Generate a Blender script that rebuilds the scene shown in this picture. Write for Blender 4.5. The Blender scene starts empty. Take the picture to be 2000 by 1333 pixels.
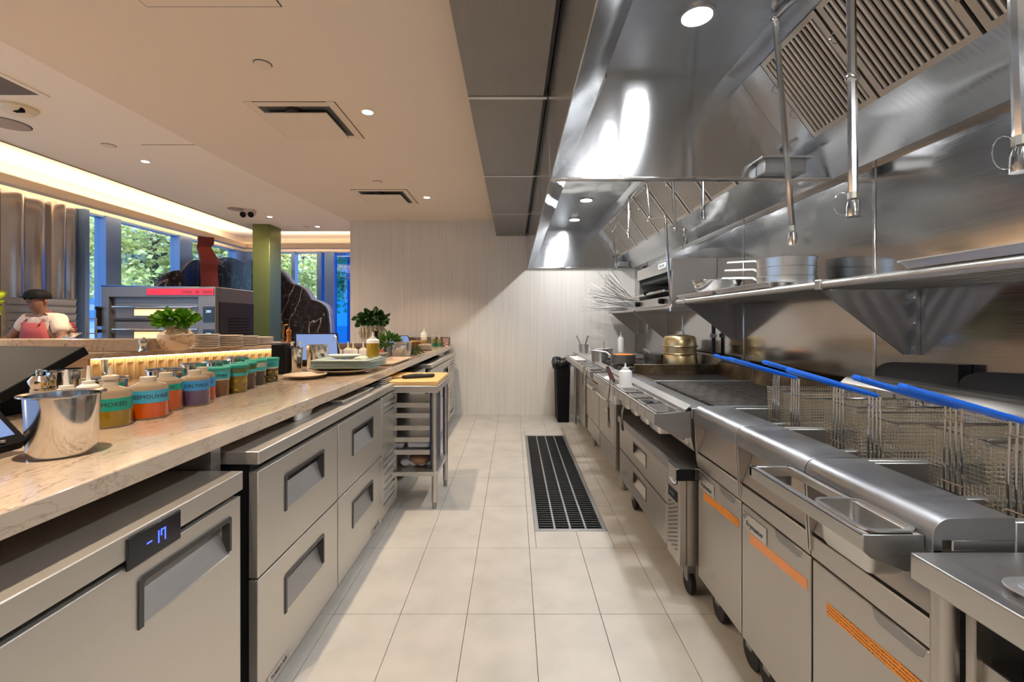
import bpy, bmesh, math, random
from mathutils import Vector, Matrix
random.seed(7)
sc = bpy.context.scene
COL = sc.collection
PI = math.pi

# ------------------------------------------------------------------ camera
H = 1.34                                   # eye height
cam_d = bpy.data.cameras.new('camera')
cam = bpy.data.objects.new('camera', cam_d)
COL.objects.link(cam)
cam.location = (0, 0, H)
cam.rotation_euler = (PI/2, 0, 0)
cam_d.sensor_width = 36
cam_d.lens = 16.0
cam_d.shift_x = -0.0015
cam_d.shift_y = -0.01925
cam_d.clip_start = 0.05
cam_d.clip_end = 300
sc.camera = cam

# ------------------------------------------------------------------ colour management
sc.view_settings.view_transform = 'Standard'
sc.view_settings.look = 'None'
sc.view_settings.exposure = 0.12
sc.view_settings.gamma = 1.0
sc.view_settings.use_curve_mapping = False

# ------------------------------------------------------------------ sky
w = bpy.data.worlds.new('sky')
sc.world = w
w.use_nodes = True
nt = w.node_tree
nt.nodes.clear()
bg = nt.nodes.new('ShaderNodeBackground')
wo = nt.nodes.new('ShaderNodeOutputWorld')
bg.inputs['Color'].default_value = (0.58, 0.76, 1.0, 1)
bg.inputs['Strength'].default_value = 2.4
nt.links.new(bg.outputs[0], wo.inputs[0])

# hazy sun, high behind the building: it only reaches the street outside
_sl = bpy.data.lights.new('sun', 'SUN'); _sl.energy = 3.2; _sl.angle = .35; _sl.color = (1.0, .97, .9)
_so = bpy.data.objects.new('sun', _sl); COL.objects.link(_so); _so.location = (20, -20, 40)
_so.rotation_euler = Vector((-.55, .6, -1.0)).to_track_quat('-Z', 'Y').to_euler()

# light levels (W) used by the lamp builders below
HOOD_W = 12.5
DOWN_W = 14.0
DINE_W = 58.0
COVE_E = 25.0
LEDGE_E = 9.0
WARM = (1.0, 0.80, 0.60)
NEUTRAL = (0.965, 0.985, 1.0)

# ------------------------------------------------------------------ materials
MATS = {}
def srgb(r, g, b):
    f = lambda c: ((c/255)/12.92 if c/255 <= .04045 else ((c/255+.055)/1.055)**2.4)
    return (f(r), f(g), f(b), 1)

def mat(name, col=(.8, .8, .8, 1), rough=.5, metal=0.0, spec=None, trans=0.0, ior=None, emit=None, estr=0.0, coat=0.0, alpha=None):
    if name in MATS:
        return MATS[name]
    m = bpy.data.materials.new(name)
    m.use_nodes = True
    b = m.node_tree.nodes['Principled BSDF']
    if len(col) == 3: col = (*col, 1)
    b.inputs['Base Color'].default_value = col
    b.inputs['Roughness'].default_value = rough
    b.inputs['Metallic'].default_value = metal
    if spec is not None: b.inputs['Specular IOR Level'].default_value = spec
    if trans: b.inputs['Transmission Weight'].default_value = trans
    if ior: b.inputs['IOR'].default_value = ior
    if coat: b.inputs['Coat Weight'].default_value = coat
    if alpha is not None: b.inputs['Alpha'].default_value = alpha
    if emit:
        b.inputs['Emission Color'].default_value = (*emit[:3], 1)
        b.inputs['Emission Strength'].default_value = estr
    MATS[name] = m
    return m

def N(m, t, **kw):
    n = m.node_tree.nodes.new(t)
    for k, v in kw.items():
        if k in n.inputs: n.inputs[k].default_value = v
        else: setattr(n, k, v)
    return n
def LK(m, a, b): m.node_tree.links.new(a, b)
def PB(m): return m.node_tree.nodes['Principled BSDF']

def coords(m, scale=(1, 1, 1), rot=(0, 0, 0)):
    tc = N(m, 'ShaderNodeTexCoord')
    mp = N(m, 'ShaderNodeMapping')
    mp.inputs['Scale'].default_value = scale
    mp.inputs['Rotation'].default_value = rot
    LK(m, tc.outputs['Object'], mp.inputs['Vector'])
    return mp.outputs['Vector']

def ramp(m, fac, stops):
    r = N(m, 'ShaderNodeValToRGB')
    e = r.color_ramp.elements
    while len(e) < len(stops): e.new(.5)
    for i, (p, c) in enumerate(stops):
        e[i].position = p
        e[i].color = c if len(c) == 4 else (*c, 1)
    LK(m, fac, r.inputs['Fac'])
    return r.outputs['Color']

def bump(m, height, strength=.1, dist=.01):
    b = N(m, 'ShaderNodeBump')
    b.inputs['Strength'].default_value = strength
    b.inputs['Distance'].default_value = dist
    LK(m, height, b.inputs['Height'])
    LK(m, b.outputs['Normal'], PB(m).inputs['Normal'])
    return b

def brushed(name, col, rough=.3, grain=(2, 2, 220), gs=.06, wave=0.0, wscale=(1.2, 1.2, 1.2), smudge=.08, metal=1.0, aniso=0.0):
    """brushed sheet metal: stretched grain in the roughness and relief, slow warp of the sheet, faint smudges"""
    m = mat(name, col, rough, metal)
    if aniso:
        PB(m).inputs['Anisotropic'].default_value = aniso
        PB(m).inputs['Anisotropic Rotation'].default_value = .25
        tg = N(m, 'ShaderNodeTangent'); tg.direction_type = 'RADIAL'; tg.axis = 'Z'
        LK(m, tg.outputs[0], PB(m).inputs['Tangent'])
    v = coords(m, grain)
    n = N(m, 'ShaderNodeTexNoise', Scale=1.0, Detail=2.0)
    LK(m, v, n.inputs['Vector'])
    v2 = coords(m, (3, 3, 3))
    n2 = N(m, 'ShaderNodeTexNoise', Scale=1.0, Detail=4.0)
    LK(m, v2, n2.inputs['Vector'])
    mx = N(m, 'ShaderNodeMath', operation='MULTIPLY_ADD')
    LK(m, n2.outputs['Fac'], mx.inputs[0]); mx.inputs[1].default_value = smudge*2; mx.inputs[2].default_value = rough-smudge
    ad = N(m, 'ShaderNodeMath', operation='MULTIPLY_ADD')
    LK(m, n.outputs['Fac'], ad.inputs[0]); ad.inputs[1].default_value = .12; LK(m, mx.outputs[0], ad.inputs[2])
    LK(m, ad.outputs[0], PB(m).inputs['Roughness'])
    h = n.outputs['Fac']
    b1 = N(m, 'ShaderNodeBump'); b1.inputs['Strength'].default_value = gs; b1.inputs['Distance'].default_value = .002
    LK(m, h, b1.inputs['Height'])
    last = b1
    if wave > 0:
        v3 = coords(m, wscale)
        n3 = N(m, 'ShaderNodeTexNoise', Scale=1.0, Detail=1.0)
        LK(m, v3, n3.inputs['Vector'])
        b2 = N(m, 'ShaderNodeBump'); b2.inputs['Strength'].default_value = 1.0; b2.inputs['Distance'].default_value = wave
        LK(m, n3.outputs['Fac'], b2.inputs['Height'])
        LK(m, b1.outputs['Normal'], b2.inputs['Normal'])
        last = b2
    LK(m, last.outputs['Normal'], PB(m).inputs['Normal'])
    return m

STEEL = brushed('brushed_steel', (.60, .585, .56, 1), .30, gs=.02)
STEEL_H = brushed('brushed_steel_level', (.60, .585, .56, 1), .28, grain=(120, 2, 2), gs=.015)
STEEL_F = brushed('fridge_steel', (.66, .625, .575, 1), .37, grain=(2, 2, 160), gs=.02, metal=.90)
STEEL_D = brushed('dull_steel', (.36, .355, .35, 1), .40)
HOODM = brushed('hood_steel', (.60, .62, .65, 1), .11, grain=(2, 160, 2), gs=.003, wave=.010, wscale=(2.6, 2.2, .25), smudge=.02, aniso=.9)
WALLM = brushed('wall_sheet_steel', (.53, .525, .52, 1), .07, grain=(2, 2, 200), gs=.004, wave=.02, wscale=(1, .55, 2.4), smudge=.02)
CHROME = mat('polished_steel', (.68, .67, .65, 1), .13, 1.0)
WIRE = mat('nickel_wire', (.74, .67, .55, 1), .30, 1.0)
BLACKP = mat('black_plastic', (.009, .009, .010, 1), .6, spec=.10)
BLACKM = mat('black_metal', (.02, .02, .021, 1), .45, .3)
DARK = mat('dark_void', (.01, .01, .01, 1), .8)
HANDLE = mat('dark_grey_handle', (.05, .045, .043, 1), .35, .2)
RUBBER = mat('rubber', (.012, .012, .012, 1), .7)
WHITEP = mat('white_plastic', (.75, .75, .73, 1), .4)
CREAMP = mat('soft_clear_plastic', (.82, .80, .74, 1), .35)
WHITEC = mat('white_ceramic', (.74, .71, .67, 1), .22)

def vein_mask(m, scale3, rot, scale, width, detail=6.0, distort=.6, rough=.55):
    """thin irregular lines: where a warped noise crosses its middle value"""
    n = N(m, 'ShaderNodeTexNoise', Scale=scale, Detail=detail, Roughness=rough, Distortion=distort)
    LK(m, coords(m, scale3, rot), n.inputs['Vector'])
    a = N(m, 'ShaderNodeMath', operation='SUBTRACT'); LK(m, n.outputs['Fac'], a.inputs[0]); a.inputs[1].default_value = .5
    b = N(m, 'ShaderNodeMath', operation='ABSOLUTE'); LK(m, a.outputs[0], b.inputs[0])
    c = N(m, 'ShaderNodeMath', operation='DIVIDE'); LK(m, b.outputs[0], c.inputs[0]); c.inputs[1].default_value = width; c.use_clamp = True
    return c.outputs[0]            # 0 on the vein, 1 off it

# ------------------------------------------------------------------ mesh builder
class MB:
    def __init__(self): self.v = []; self.f = []
    def add(self, vs, fs):
        o = len(self.v); self.v += [tuple(p) for p in vs]; self.f += [tuple(i+o for i in f) for f in fs]; return self
    def box(self, x0, x1, y0, y1, z0, z1):
        if x0 > x1: x0, x1 = x1, x0
        if y0 > y1: y0, y1 = y1, y0
        if z0 > z1: z0, z1 = z1, z0
        vs = [(x0,y0,z0),(x1,y0,z0),(x1,y1,z0),(x0,y1,z0),(x0,y0,z1),(x1,y0,z1),(x1,y1,z1),(x0,y1,z1)]
        return self.add(vs, [(0,3,2,1),(4,5,6,7),(0,1,5,4),(1,2,6,5),(2,3,7,6),(3,0,4,7)])
    def quadbox(self, p, t):
        """p: four corners of a face, t: thickness vector"""
        t = Vector(t); vs = [Vector(q) for q in p]; vs += [q+t for q in vs]
        return self.add(vs, [(3,2,1,0),(4,5,6,7),(0,1,5,4),(1,2,6,5),(2,3,7,6),(3,0,4,7)])
    def prism(self, poly, a, b, axis='y'):
        """poly: 2-D outline; swept from a to b along axis. axis y: (x,z); x: (y,z); z: (x,y)"""
        def P(u, v, t): return {'y': (u, t, v), 'x': (t, u, v), 'z': (u, v, t)}[axis]
        n = len(poly)
        vs = [P(u, v, a) for u, v in poly]+[P(u, v, b) for u, v in poly]
        fs = [tuple(range(n-1, -1, -1)), tuple(range(n, 2*n))]
        fs += [(i, (i+1) % n, n+(i+1) % n, n+i) for i in range(n)]
        return self.add(vs, fs)
    def cyl(self, p0, p1, r0, r1=None, seg=16, cap=True):
        r1 = r0 if r1 is None else r1
        p0 = Vector(p0); p1 = Vector(p1); d = (p1-p0).normalized()
        u = d.orthogonal().normalized(); w_ = d.cross(u)
        vs = []
        for p, r in ((p0, r0), (p1, r1)):
            for i in range(seg):
                a = 2*PI*i/seg
                vs.append(p+u*math.cos(a)*r+w_*math.sin(a)*r)
        fs = [(i, (i+1) % seg, seg+(i+1) % seg, seg+i) for i in range(seg)]
        if cap: fs += [tuple(range(seg-1, -1, -1)), tuple(range(seg, 2*seg))]
        return self.add(vs, fs)
    def tube(self, path, r, seg=8, close=False, flat=1.0):
        pts = [Vector(p) for p in path]; n = len(pts); rings = []
        prev = None
        for i, p in enumerate(pts):
            if close: d = (pts[(i+1) % n]-pts[i-1])
            else: d = (pts[min(i+1, n-1)]-pts[max(i-1, 0)])
            d = d.normalized()
            if prev is None: u = d.orthogonal().normalized()
            else:
                u = prev-d*prev.dot(d)
                u = u.normalized() if u.length > 1e-6 else d.orthogonal().normalized()
            prev = u; w_ = d.cross(u)
            rr = r[i] if isinstance(r, (list, tuple)) else r
            rings.append([p+u*math.cos(2*PI*k/seg)*rr+w_*math.sin(2*PI*k/seg)*rr*flat for k in range(seg)])
        vs = [q for rg in rings for q in rg]; fs = []
        m = n if close else n-1
        for i in range(m):
            a = i*seg; b = ((i+1) % n)*seg
            fs += [(a+k, a+(k+1) % seg, b+(k+1) % seg, b+k) for k in range(seg)]
        if not close: fs += [tuple(range(seg-1, -1, -1)), tuple(range((n-1)*seg, n*seg))]
        return self.add(vs, fs)
    def lathe(self, prof, c=(0, 0, 0), seg=24, sx=1.0, sy=1.0, rot=0.0):
        """prof: [(r,z)...] bottom to top; r=0 ends close"""
        cx, cy, cz = c; vs = []; idx = []
        for r, z in prof:
            if r <= 1e-6: idx.append([len(vs)]); vs.append((cx, cy, cz+z))
            else:
                row = []
                for k in range(seg):
                    a = 2*PI*k/seg
                    x = math.cos(a)*r*sx; y = math.sin(a)*r*sy
                    row.append(len(vs)); vs.append((cx+x*math.cos(rot)-y*math.sin(rot), cy+x*math.sin(rot)+y*math.cos(rot), cz+z))
                idx.append(row)
        fs = []
        for a, b in zip(idx, idx[1:]):
            if len(a) == 1 and len(b) == 1: continue
            for k in range(seg):
                k2 = (k+1) % seg
                if len(a) == 1: fs.append((a[0], b[k2], b[k]))
                elif len(b) == 1: fs.append((a[k], a[k2], b[0]))
                else: fs.append((a[k], a[k2], b[k2], b[k]))
        return self.add(vs, fs)
    def sphere(self, c, r, seg=12, rings=8, s=(1, 1, 1)):
        prof = [(math.sin(PI*i/rings), -math.cos(PI*i/rings)) for i in range(rings+1)]
        vs0 = MB().lathe(prof, seg=seg)
        return self.add([(c[0]+x*r*s[0], c[1]+y*r*s[1], c[2]+z*r*s[2]) for x, y, z in vs0.v], vs0.f)
    def rpan(self, x0, x1, y0, y1, ztop, depth, lip=.008, t=.0015, taper=.006, rad=.02, zlip=.004):
        """open rectangular pan with rounded corners, a flat rim and thickness"""
        def rr(a0, a1, b0, b1, r, n=4):
            pts = []
            for cx, cy, s in ((a1-r, b1-r, 0), (a0+r, b1-r, 1), (a0+r, b0+r, 2), (a1-r, b0+r, 3)):
                for k in range(n+1):
                    an = PI/2*s+PI/2*k/n
                    pts.append((cx+math.cos(an)*r, cy+math.sin(an)*r))
            return pts
        L = lip; T = taper
        rows = [(rr(x0, x1, y0, y1, rad+L), ztop-zlip), (rr(x0, x1, y0, y1, rad+L), ztop), (rr(x0+L, x1-L, y0+L, y1-L, rad), ztop),
                (rr(x0+L+T, x1-L-T, y0+L+T, y1-L-T, rad), ztop-depth+.012), (rr(x0+L+T+.008, x1-L-T-.008, y0+L+T+.008, y1-L-T-.008, max(rad-.006, .004)), ztop-depth+t),
                ]
        outer = [(rr(x0+L+T+.006, x1-L-T-.006, y0+L+T+.006, y1-L-T-.006, max(rad-.006, .004)), ztop-depth),
                 (rr(x0+L+T-t, x1-L-T+t, y0+L+T-t, y1-L-T+t, rad), ztop-depth+.012), (rr(x0+L-t, x1-L+t, y0+L-t, y1-L+t, rad), ztop-zlip)]
        allr = rows+outer
        n = len(allr[0][0]); vs = []
        for r, z in allr: vs += [(x, y, z) for x, y in r]
        fs = []
        for i in range(len(rows)-1):
            fs += [(i*n+k, i*n+(k+1) % n, (i+1)*n+(k+1) % n, (i+1)*n+k) for k in range(n)]
        b = len(rows)-1
        fs.append(tuple(b*n+k for k in range(n)))
        c = len(rows)
        fs.append(tuple(c*n+k for k in range(n-1, -1, -1)))
        for i in range(c, c+2):
            fs += [(i*n+k, i*n+(k+1) % n, (i+1)*n+(k+1) % n, (i+1)*n+k) for k in range(n)]
        i = c+2
        fs += [(i*n+k, i*n+(k+1) % n, (k+1) % n, k) for k in range(n)]
        return self.add(vs, fs)
    def build(self, name, m, parent=None, bevel=0.0, smooth=True, angle=35, label=None, kind=None, seg=2):
        return mk(name, self.v, self.f, m, parent, bevel, smooth, angle, label, kind, seg)

ORG = {}
K_L = -0.0067                      # the pass counter and its fridges stand a touch askew to the floor tiles
def rotL(p):
    c, s = math.cos(K_L), math.sin(K_L)
    return (p[0]*c-p[1]*s, p[0]*s+p[1]*c, p[2] if len(p) > 2 else 0)

def mk(name, vs, fs, m, parent=None, bevel=0.0, smooth=True, angle=35, label=None, kind=None, seg=2):
    o0 = ORG.get(parent.name, (0, 0, 0)) if parent is not None else (0, 0, 0)
    me = bpy.data.meshes.new(name)
    me.from_pydata([(x-o0[0], y-o0[1], z-o0[2]) for x, y, z in vs], [], fs)
    bm = bmesh.new(); bm.from_mesh(me)
    bmesh.ops.recalc_face_normals(bm, faces=bm.faces[:])
    bm.to_mesh(me); bm.free()
    if smooth:
        me.polygons.foreach_set('use_smooth', [True]*len(me.polygons))
        me.set_sharp_from_angle(angle=math.radians(angle))
    if isinstance(m, (list, tuple)):
        for q in m: me.materials.append(q)
    else: me.materials.append(m)
    o = bpy.data.objects.new(name, me)
    COL.objects.link(o)
    if parent is not None:
        o.parent = parent
        ORG[o.name] = o0
    else:
        ORG[o.name] = (0, 0, 0)
    if bevel > 0:
        b = o.modifiers.new('bevel', 'BEVEL'); b.width = bevel; b.segments = seg; b.limit_method = 'ANGLE'; b.angle_limit = math.radians(40)
        b.harden_normals = False
    if label: o['label'] = label
    if kind: o['kind'] = kind
    return o

def tag(o, label, cat, group=None, kind=None):
    o['label'] = label; o['category'] = cat
    if group: o['group'] = group
    if kind: o['kind'] = kind
    return o

def thing(name, label, cat, loc=(0, 0, 0), group=None, run=None, rz=0.0):
    o = bpy.data.objects.new(name, None)
    o.empty_display_size = .05
    COL.objects.link(o)
    ORG[o.name] = tuple(loc)
    if run == 'L':
        o.location = rotL(loc); o.rotation_euler = (0, 0, K_L+rz)
    else:
        o.location = loc; o.rotation_euler = (0, 0, rz)
    return tag(o, label, cat, group)

def single(mb, name, m, label, cat, loc=(0, 0, 0), group=None, run=None, bevel=0.0, rz=0.0, **kw):
    """a thing that is one mesh, origin at its base"""
    o = mk(name, [(x-loc[0], y-loc[1], z-loc[2]) for x, y, z in mb.v], mb.f, m, None, bevel, **kw)
    if run == 'L': o.location = rotL(loc); o.rotation_euler = (0, 0, K_L+rz)
    else: o.location = loc; o.rotation_euler = (0, 0, rz)
    ORG[o.name] = tuple(loc)
    return tag(o, label, cat, group)

def struct(mb, name, m, bevel=0.0, parent=None, **kw):
    o = mb.build(name, m, parent, bevel, **kw)
    if parent is None: o['kind'] = 'structure'
    return o

def share(o, name, parent, loc=None, rot=None):
    """a part that shares the mesh of another"""
    c = o.copy(); c.name = name; COL.objects.link(c); c.parent = parent
    if loc is not None: c.location = loc
    if rot is not None: c.rotation_euler = rot
    return c

def copy_tree(o, loc, rz=0.0, label=None):
    c = o.copy(); COL.objects.link(c); c.location = loc; c.rotation_euler = (0, 0, rz)
    ORG[c.name] = (0, 0, 0)
    if label: c['label'] = label
    for ch in list(o.children):
        d = ch.copy(); COL.objects.link(d); d.parent = c
        for g in list(ch.children):
            e = g.copy(); COL.objects.link(e); e.parent = d
    return c

def text_part(s, name, parent, m, size, origin, xdir, zdir, thick=.0006, align='CENTER', label=None, shear=0.0, spacing=1.0):
    """lettering as thin raised print: origin, reading direction and up direction in the scene"""
    cu = bpy.data.curves.new(name, 'FONT'); cu.body = s; cu.size = size; cu.extrude = thick; cu.align_x = align; cu.align_y = 'CENTER'
    cu.resolution_u = 3; cu.shear = shear; cu.space_character = spacing
    tmp = bpy.data.objects.new(name+'_tmp', cu); COL.objects.link(tmp)
    dg = bpy.context.evaluated_depsgraph_get()
    me = bpy.data.meshes.new_from_object(tmp.evaluated_get(dg))
    bpy.data.objects.remove(tmp)
    X = Vector(xdir).normalized(); Z = Vector(zdir).normalized(); Nn = X.cross(Z)
    o0 = Vector(ORG.get(parent.name, (0, 0, 0)))
    for v in me.vertices:
        p = Vector(origin)+X*v.co.x+Z*v.co.y+Nn*v.co.z-o0
        v.co = p
    me.name = name
    me.materials.clear(); me.materials.append(m)
    o = bpy.data.objects.new(name, me); COL.objects.link(o); o.parent = parent
    ORG[o.name] = tuple(o0)
    if label: o['label'] = label
    return o

def lamp(name, kind, loc, power, color, size=.1, spread=None, rot=(0, 0, 0), blend=.3, parent=None):
    l = bpy.data.lights.new(name, kind); l.energy = power; l.color = color
    if kind == 'AREA':
        l.shape = 'DISK'; l.size = size
        if spread: l.spread = spread
    elif kind == 'SPOT':
        l.shadow_soft_size = size; l.spot_size = spread or 2.2; l.spot_blend = blend
    else: l.shadow_soft_size = size
    o = bpy.data.objects.new(name, l); COL.objects.link(o); o.location = loc; o.rotation_euler = rot
    if parent is not None:
        o.parent = parent; o0 = ORG.get(parent.name, (0, 0, 0)); o.location = (loc[0]-o0[0], loc[1]-o0[1], loc[2]-o0[2])
    return o
# ================================================================== ROOM SHELL
CEIL = mat('ceiling_dim_paint', srgb(230, 216, 200), .75)  # held darker than the dining ceiling: its weaker light is put into the colour
UPC = mat('dining_ceiling_lit_paint', srgb(244, 232, 216), .7)  # lightened so the brighter light beyond the step is painted in
GROUT = mat('grout', srgb(96, 88, 80), .9)
TILE = mat('floor_tile_porcelain', srgb(206, 195, 180), .42)
_v = coords(TILE, (1, 1, 1))
_n = N(TILE, 'ShaderNodeTexNoise', Scale=5.0, Detail=6.0); LK(TILE, _v, _n.inputs['Vector'])
_vo = N(TILE, 'ShaderNodeTexNoise', Scale=85.0, Detail=2.0); LK(TILE, _v, _vo.inputs['Vector'])
_c1 = ramp(TILE, _n.outputs['Fac'], [(.3, srgb(168, 163, 154)), (.7, srgb(184, 178, 170))])
_c2 = ramp(TILE, _vo.outputs['Fac'], [(.0, (.35, .33, .30)), (.24, (.6, .6, .6)), (.30, (1, 1, 1)), (1, (1, 1, 1))])
_mx = N(TILE, 'ShaderNodeMixRGB', blend_type='MULTIPLY'); _mx.inputs['Fac'].default_value = .7
LK(TILE, _c1, _mx.inputs['Color1']); LK(TILE, _c2, _mx.inputs['Color2']); LK(TILE, _mx.outputs[0], PB(TILE).inputs['Base Color'])

WALLB = mat('combed_wall_finish', srgb(208, 197, 182), .6)
_v = coords(WALLB, (1, 1, 1))
_n = N(WALLB, 'ShaderNodeTexNoise', Scale=1.0, Detail=5.0)
_v1 = coords(WALLB, (85, 1, 1.1)); LK(WALLB, _v1, _n.inputs['Vector'])
_c = ramp(WALLB, _n.outputs['Fac'], [(.25, srgb(210, 203, 194)), (.5, srgb(221, 215, 206)), (.8, srgb(229, 224, 216))])
LK(WALLB, _c, PB(WALLB).inputs['Base Color'])
bump(WALLB, _n.outputs['Fac'], .25, .003)
PLAIN = mat('plain_wall_paint', srgb(205, 190, 172), .8)
DINEW = mat('dining_wall_paint', srgb(150, 130, 112), .8)

GX0, GX1, GY0, GY1 = .135, .60, 2.905, 5.34        # drain opening
mb = MB()
for r in ((-7, GX0, -3.2, 10.8), (GX1, 2, -3.2, 10.8), (GX0, GX1, -3.2, GY0), (GX0, GX1, GY1, 10.8)):
    mb.box(r[0], r[1], r[2], r[3], -.12, -.004)
mb.box(GX0, GX1, GY0, GY1, -.14, -.10)
floor = struct(mb, 'floor', GROUT)
cols = [-.822+.305*k for k in range(-1, 7)]
rows = [2.082+.605*j for j in range(-3, 8)]+[6.545]
def tile(x0, x1, y0, y1):
    if x1-x0 < .012 or y1-y0 < .012: return
    g = .0012
    MB().box(x0+g, x1-g, y0+g, y1-g, -.006, 0).build('floor_tile', TILE, floor, bevel=.0008, seg=1)
for x0, x1 in zip(cols, cols[1:]):
    for y0, y1 in zip(rows, rows[1:]):
        ix0, ix1, iy0, iy1 = max(x0, GX0), min(x1, GX1), max(y0, GY0), min(y1, GY1)
        if ix0 >= ix1 or iy0 >= iy1: tile(x0, x1, y0, y1); continue
        tile(x0, ix0, y0, y1); tile(ix1, x1, y0, y1); tile(ix0, ix1, y0, iy0); tile(ix0, ix1, iy1, y1)
# plain floor field under and beyond the equipment
for x0, x1, y0, y1 in ((-7, cols[0], -3.2, 10.8), (cols[-1], 2, -3.2, 6.545), (cols[0], cols[-1], -3.2, rows[0]), (cols[0], 2, 6.545, 10.8)):
    MB().box(x0, x1, y0, y1, -.006, -.0005).build('floor_field', TILE, floor)

# drain grate
GRATE = mat('grate_metal', (.045, .046, .05, 1), .38, .6)
dr = thing('floor_drain', 'long dark slatted floor drain in a steel frame down the tiled aisle', 'drain', ((GX0+GX1)/2, GY0, 0))
f = .028
mb = MB(); mb.box(GX0, GX0+f, GY0, GY1, -.04, .002); mb.box(GX1-f, GX1, GY0, GY1, -.04, .002); mb.box(GX0+f, GX1-f, GY0, GY0+f, -.04, .002); mb.box(GX0+f, GX1-f, GY1-f, GY1, -.04, .002)
mb.build('frame', STEEL_D, dr, bevel=.001, seg=1)
MB().box(GX0+.002, GX1-.002, GY0+.002, GY1-.002, -.099, -.09).build('trough', DARK, dr)
x0, x1 = GX0+f+.003, GX1-f-.003
ns = 68
s0 = MB().box(x0, x1, GY0+f+.004, GY0+f+.016, -.03, -.002).build('slat', GRATE, dr)
step = (GY1-GY0-2*f-.02)/(ns-1)
for i in range(1, ns): share(s0, 'slat', dr, (0, i*step, 0))
for k in (1, 2, 3):
    xx = x0+(x1-x0)*k/4
    MB().box(xx-.006, xx+.006, GY0+f, GY1-f, -.03, .0).build('rail', STEEL_D, dr)

# walls
mb = MB(); mb.box(-2.35, 1.95, 6.545, 6.70, 0, 3.05)
wall_back = struct(mb, 'wall_back', WALLB)
MB().box(.05, 1.30, 6.543, 6.546, 0, .383).build('base_panel', WALLB, wall_back)
struct(MB().box(-2.35, -2.20, 6.70, 10.8, 0, 3.3), 'wall_dining_side', DINEW)
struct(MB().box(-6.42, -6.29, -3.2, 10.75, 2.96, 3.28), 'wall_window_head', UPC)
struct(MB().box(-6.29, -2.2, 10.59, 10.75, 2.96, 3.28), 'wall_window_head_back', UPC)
struct(MB().box(-7, 2.0, -3.2, -3.05, 0, 3.3), 'wall_near', PLAIN)
wall_right = struct(MB().box(1.757, 1.95, -3.2, 6.6, 0, 3.1), 'wall_right', PLAIN)
ys = [-1.55, -.30, .95, 2.20, 3.455, 4.70, 5.95, 6.54]
for a, b in zip(ys, ys[1:]):
    MB().box(1.745, 1.7565, a+.002, b-.002, .30, 2.12).build('steel_sheet', WALLM, wall_right, bevel=.001, seg=1)
for a in ys[1:-1]:
    MB().box(1.740, 1.746, a-.009, a+.009, .30, 2.10).build('seam_strip', CHROME, wall_right, bevel=.002, seg=1)

# kitchen ceiling (lower) and dining ceiling (raised)
cp = [(-2.66, -3.2), (-2.64, 2.3), (-2.575, 4.55), (-2.37, 6.60), (1.95, 6.60), (1.95, -3.2)]
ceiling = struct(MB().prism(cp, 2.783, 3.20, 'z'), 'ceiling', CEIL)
mb = MB(); mb.box(-4.885, -2.2, -3.2, 8.66, 3.05, 3.40); mb.box(-7, -4.885, -3.2, 10.8, 3.28, 3.40); mb.box(-4.885, -2.2, 8.66, 10.8, 3.28, 3.40)
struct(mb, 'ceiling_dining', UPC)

# dropped run of ribbed metal panels in front of the hood
RIB = brushed('ribbed_panel', (.31, .30, .29, 1), .40, grain=(160, 2, 2), gs=.02)
_v = coords(RIB, (1, 1, 1))
_wv = N(RIB, 'ShaderNodeTexWave', Scale=60.0, Distortion=0.0); _wv.bands_direction = 'X'; LK(RIB, _v, _wv.inputs['Vector'])
bump(RIB, _wv.outputs['Fac'], .35, .002)
t1 = struct(MB().box(-.245, .185, -1.6, 6.54, 2.60, 2.80), 'trim_1', BLACKM)
ysp = [-1.55, -.20, 1.15, 2.50, 3.85, 5.20, 6.54]
for a, b in zip(ysp, ysp[1:]):
    MB().box(-.248, .165, a+.016, b-.016, 2.57, 2.60).build('ceiling_panel', RIB, t1, bevel=.002, seg=1)
    MB().box(-.248, .185, b-.014, b+.014, 2.566, 2.60).build('joint_strip', STEEL, t1)

# ------------------------------------------------------------------ windows
FRAME = mat('frame_metal_sky_tint', srgb(112, 142, 190), .35, .2)  # blue of the reflected sky is put into the base colour
GLASS = bpy.data.materials.new('window_glass'); GLASS.use_nodes = True; MATS['window_glass'] = GLASS
_t = GLASS.node_tree; _t.nodes.clear()
_o = _t.nodes.new('ShaderNodeOutputMaterial'); _tr = _t.nodes.new('ShaderNodeBsdfTransparent'); _gl = _t.nodes.new('ShaderNodeBsdfGlossy'); _ms = _t.nodes.new('ShaderNodeMixShader')
_tr.inputs['Color'].default_value = (.80, .92, 1.0, 1); _gl.inputs['Roughness'].default_value = .02
_ms.inputs['Fac'].default_value = .07; _t.links.new(_tr.outputs[0], _ms.inputs[1]); _t.links.new(_gl.outputs[0], _ms.inputs[2]); _t.links.new(_ms.outputs[0], _o.inputs['Surface'])
TINT = GLASS.copy(); TINT.name = 'blue_tinted_glass'
for n_ in TINT.node_tree.nodes:
    if n_.type == 'BSDF_TRANSPARENT': n_.inputs['Color'].default_value = (.10, .42, .80, 1)

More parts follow.
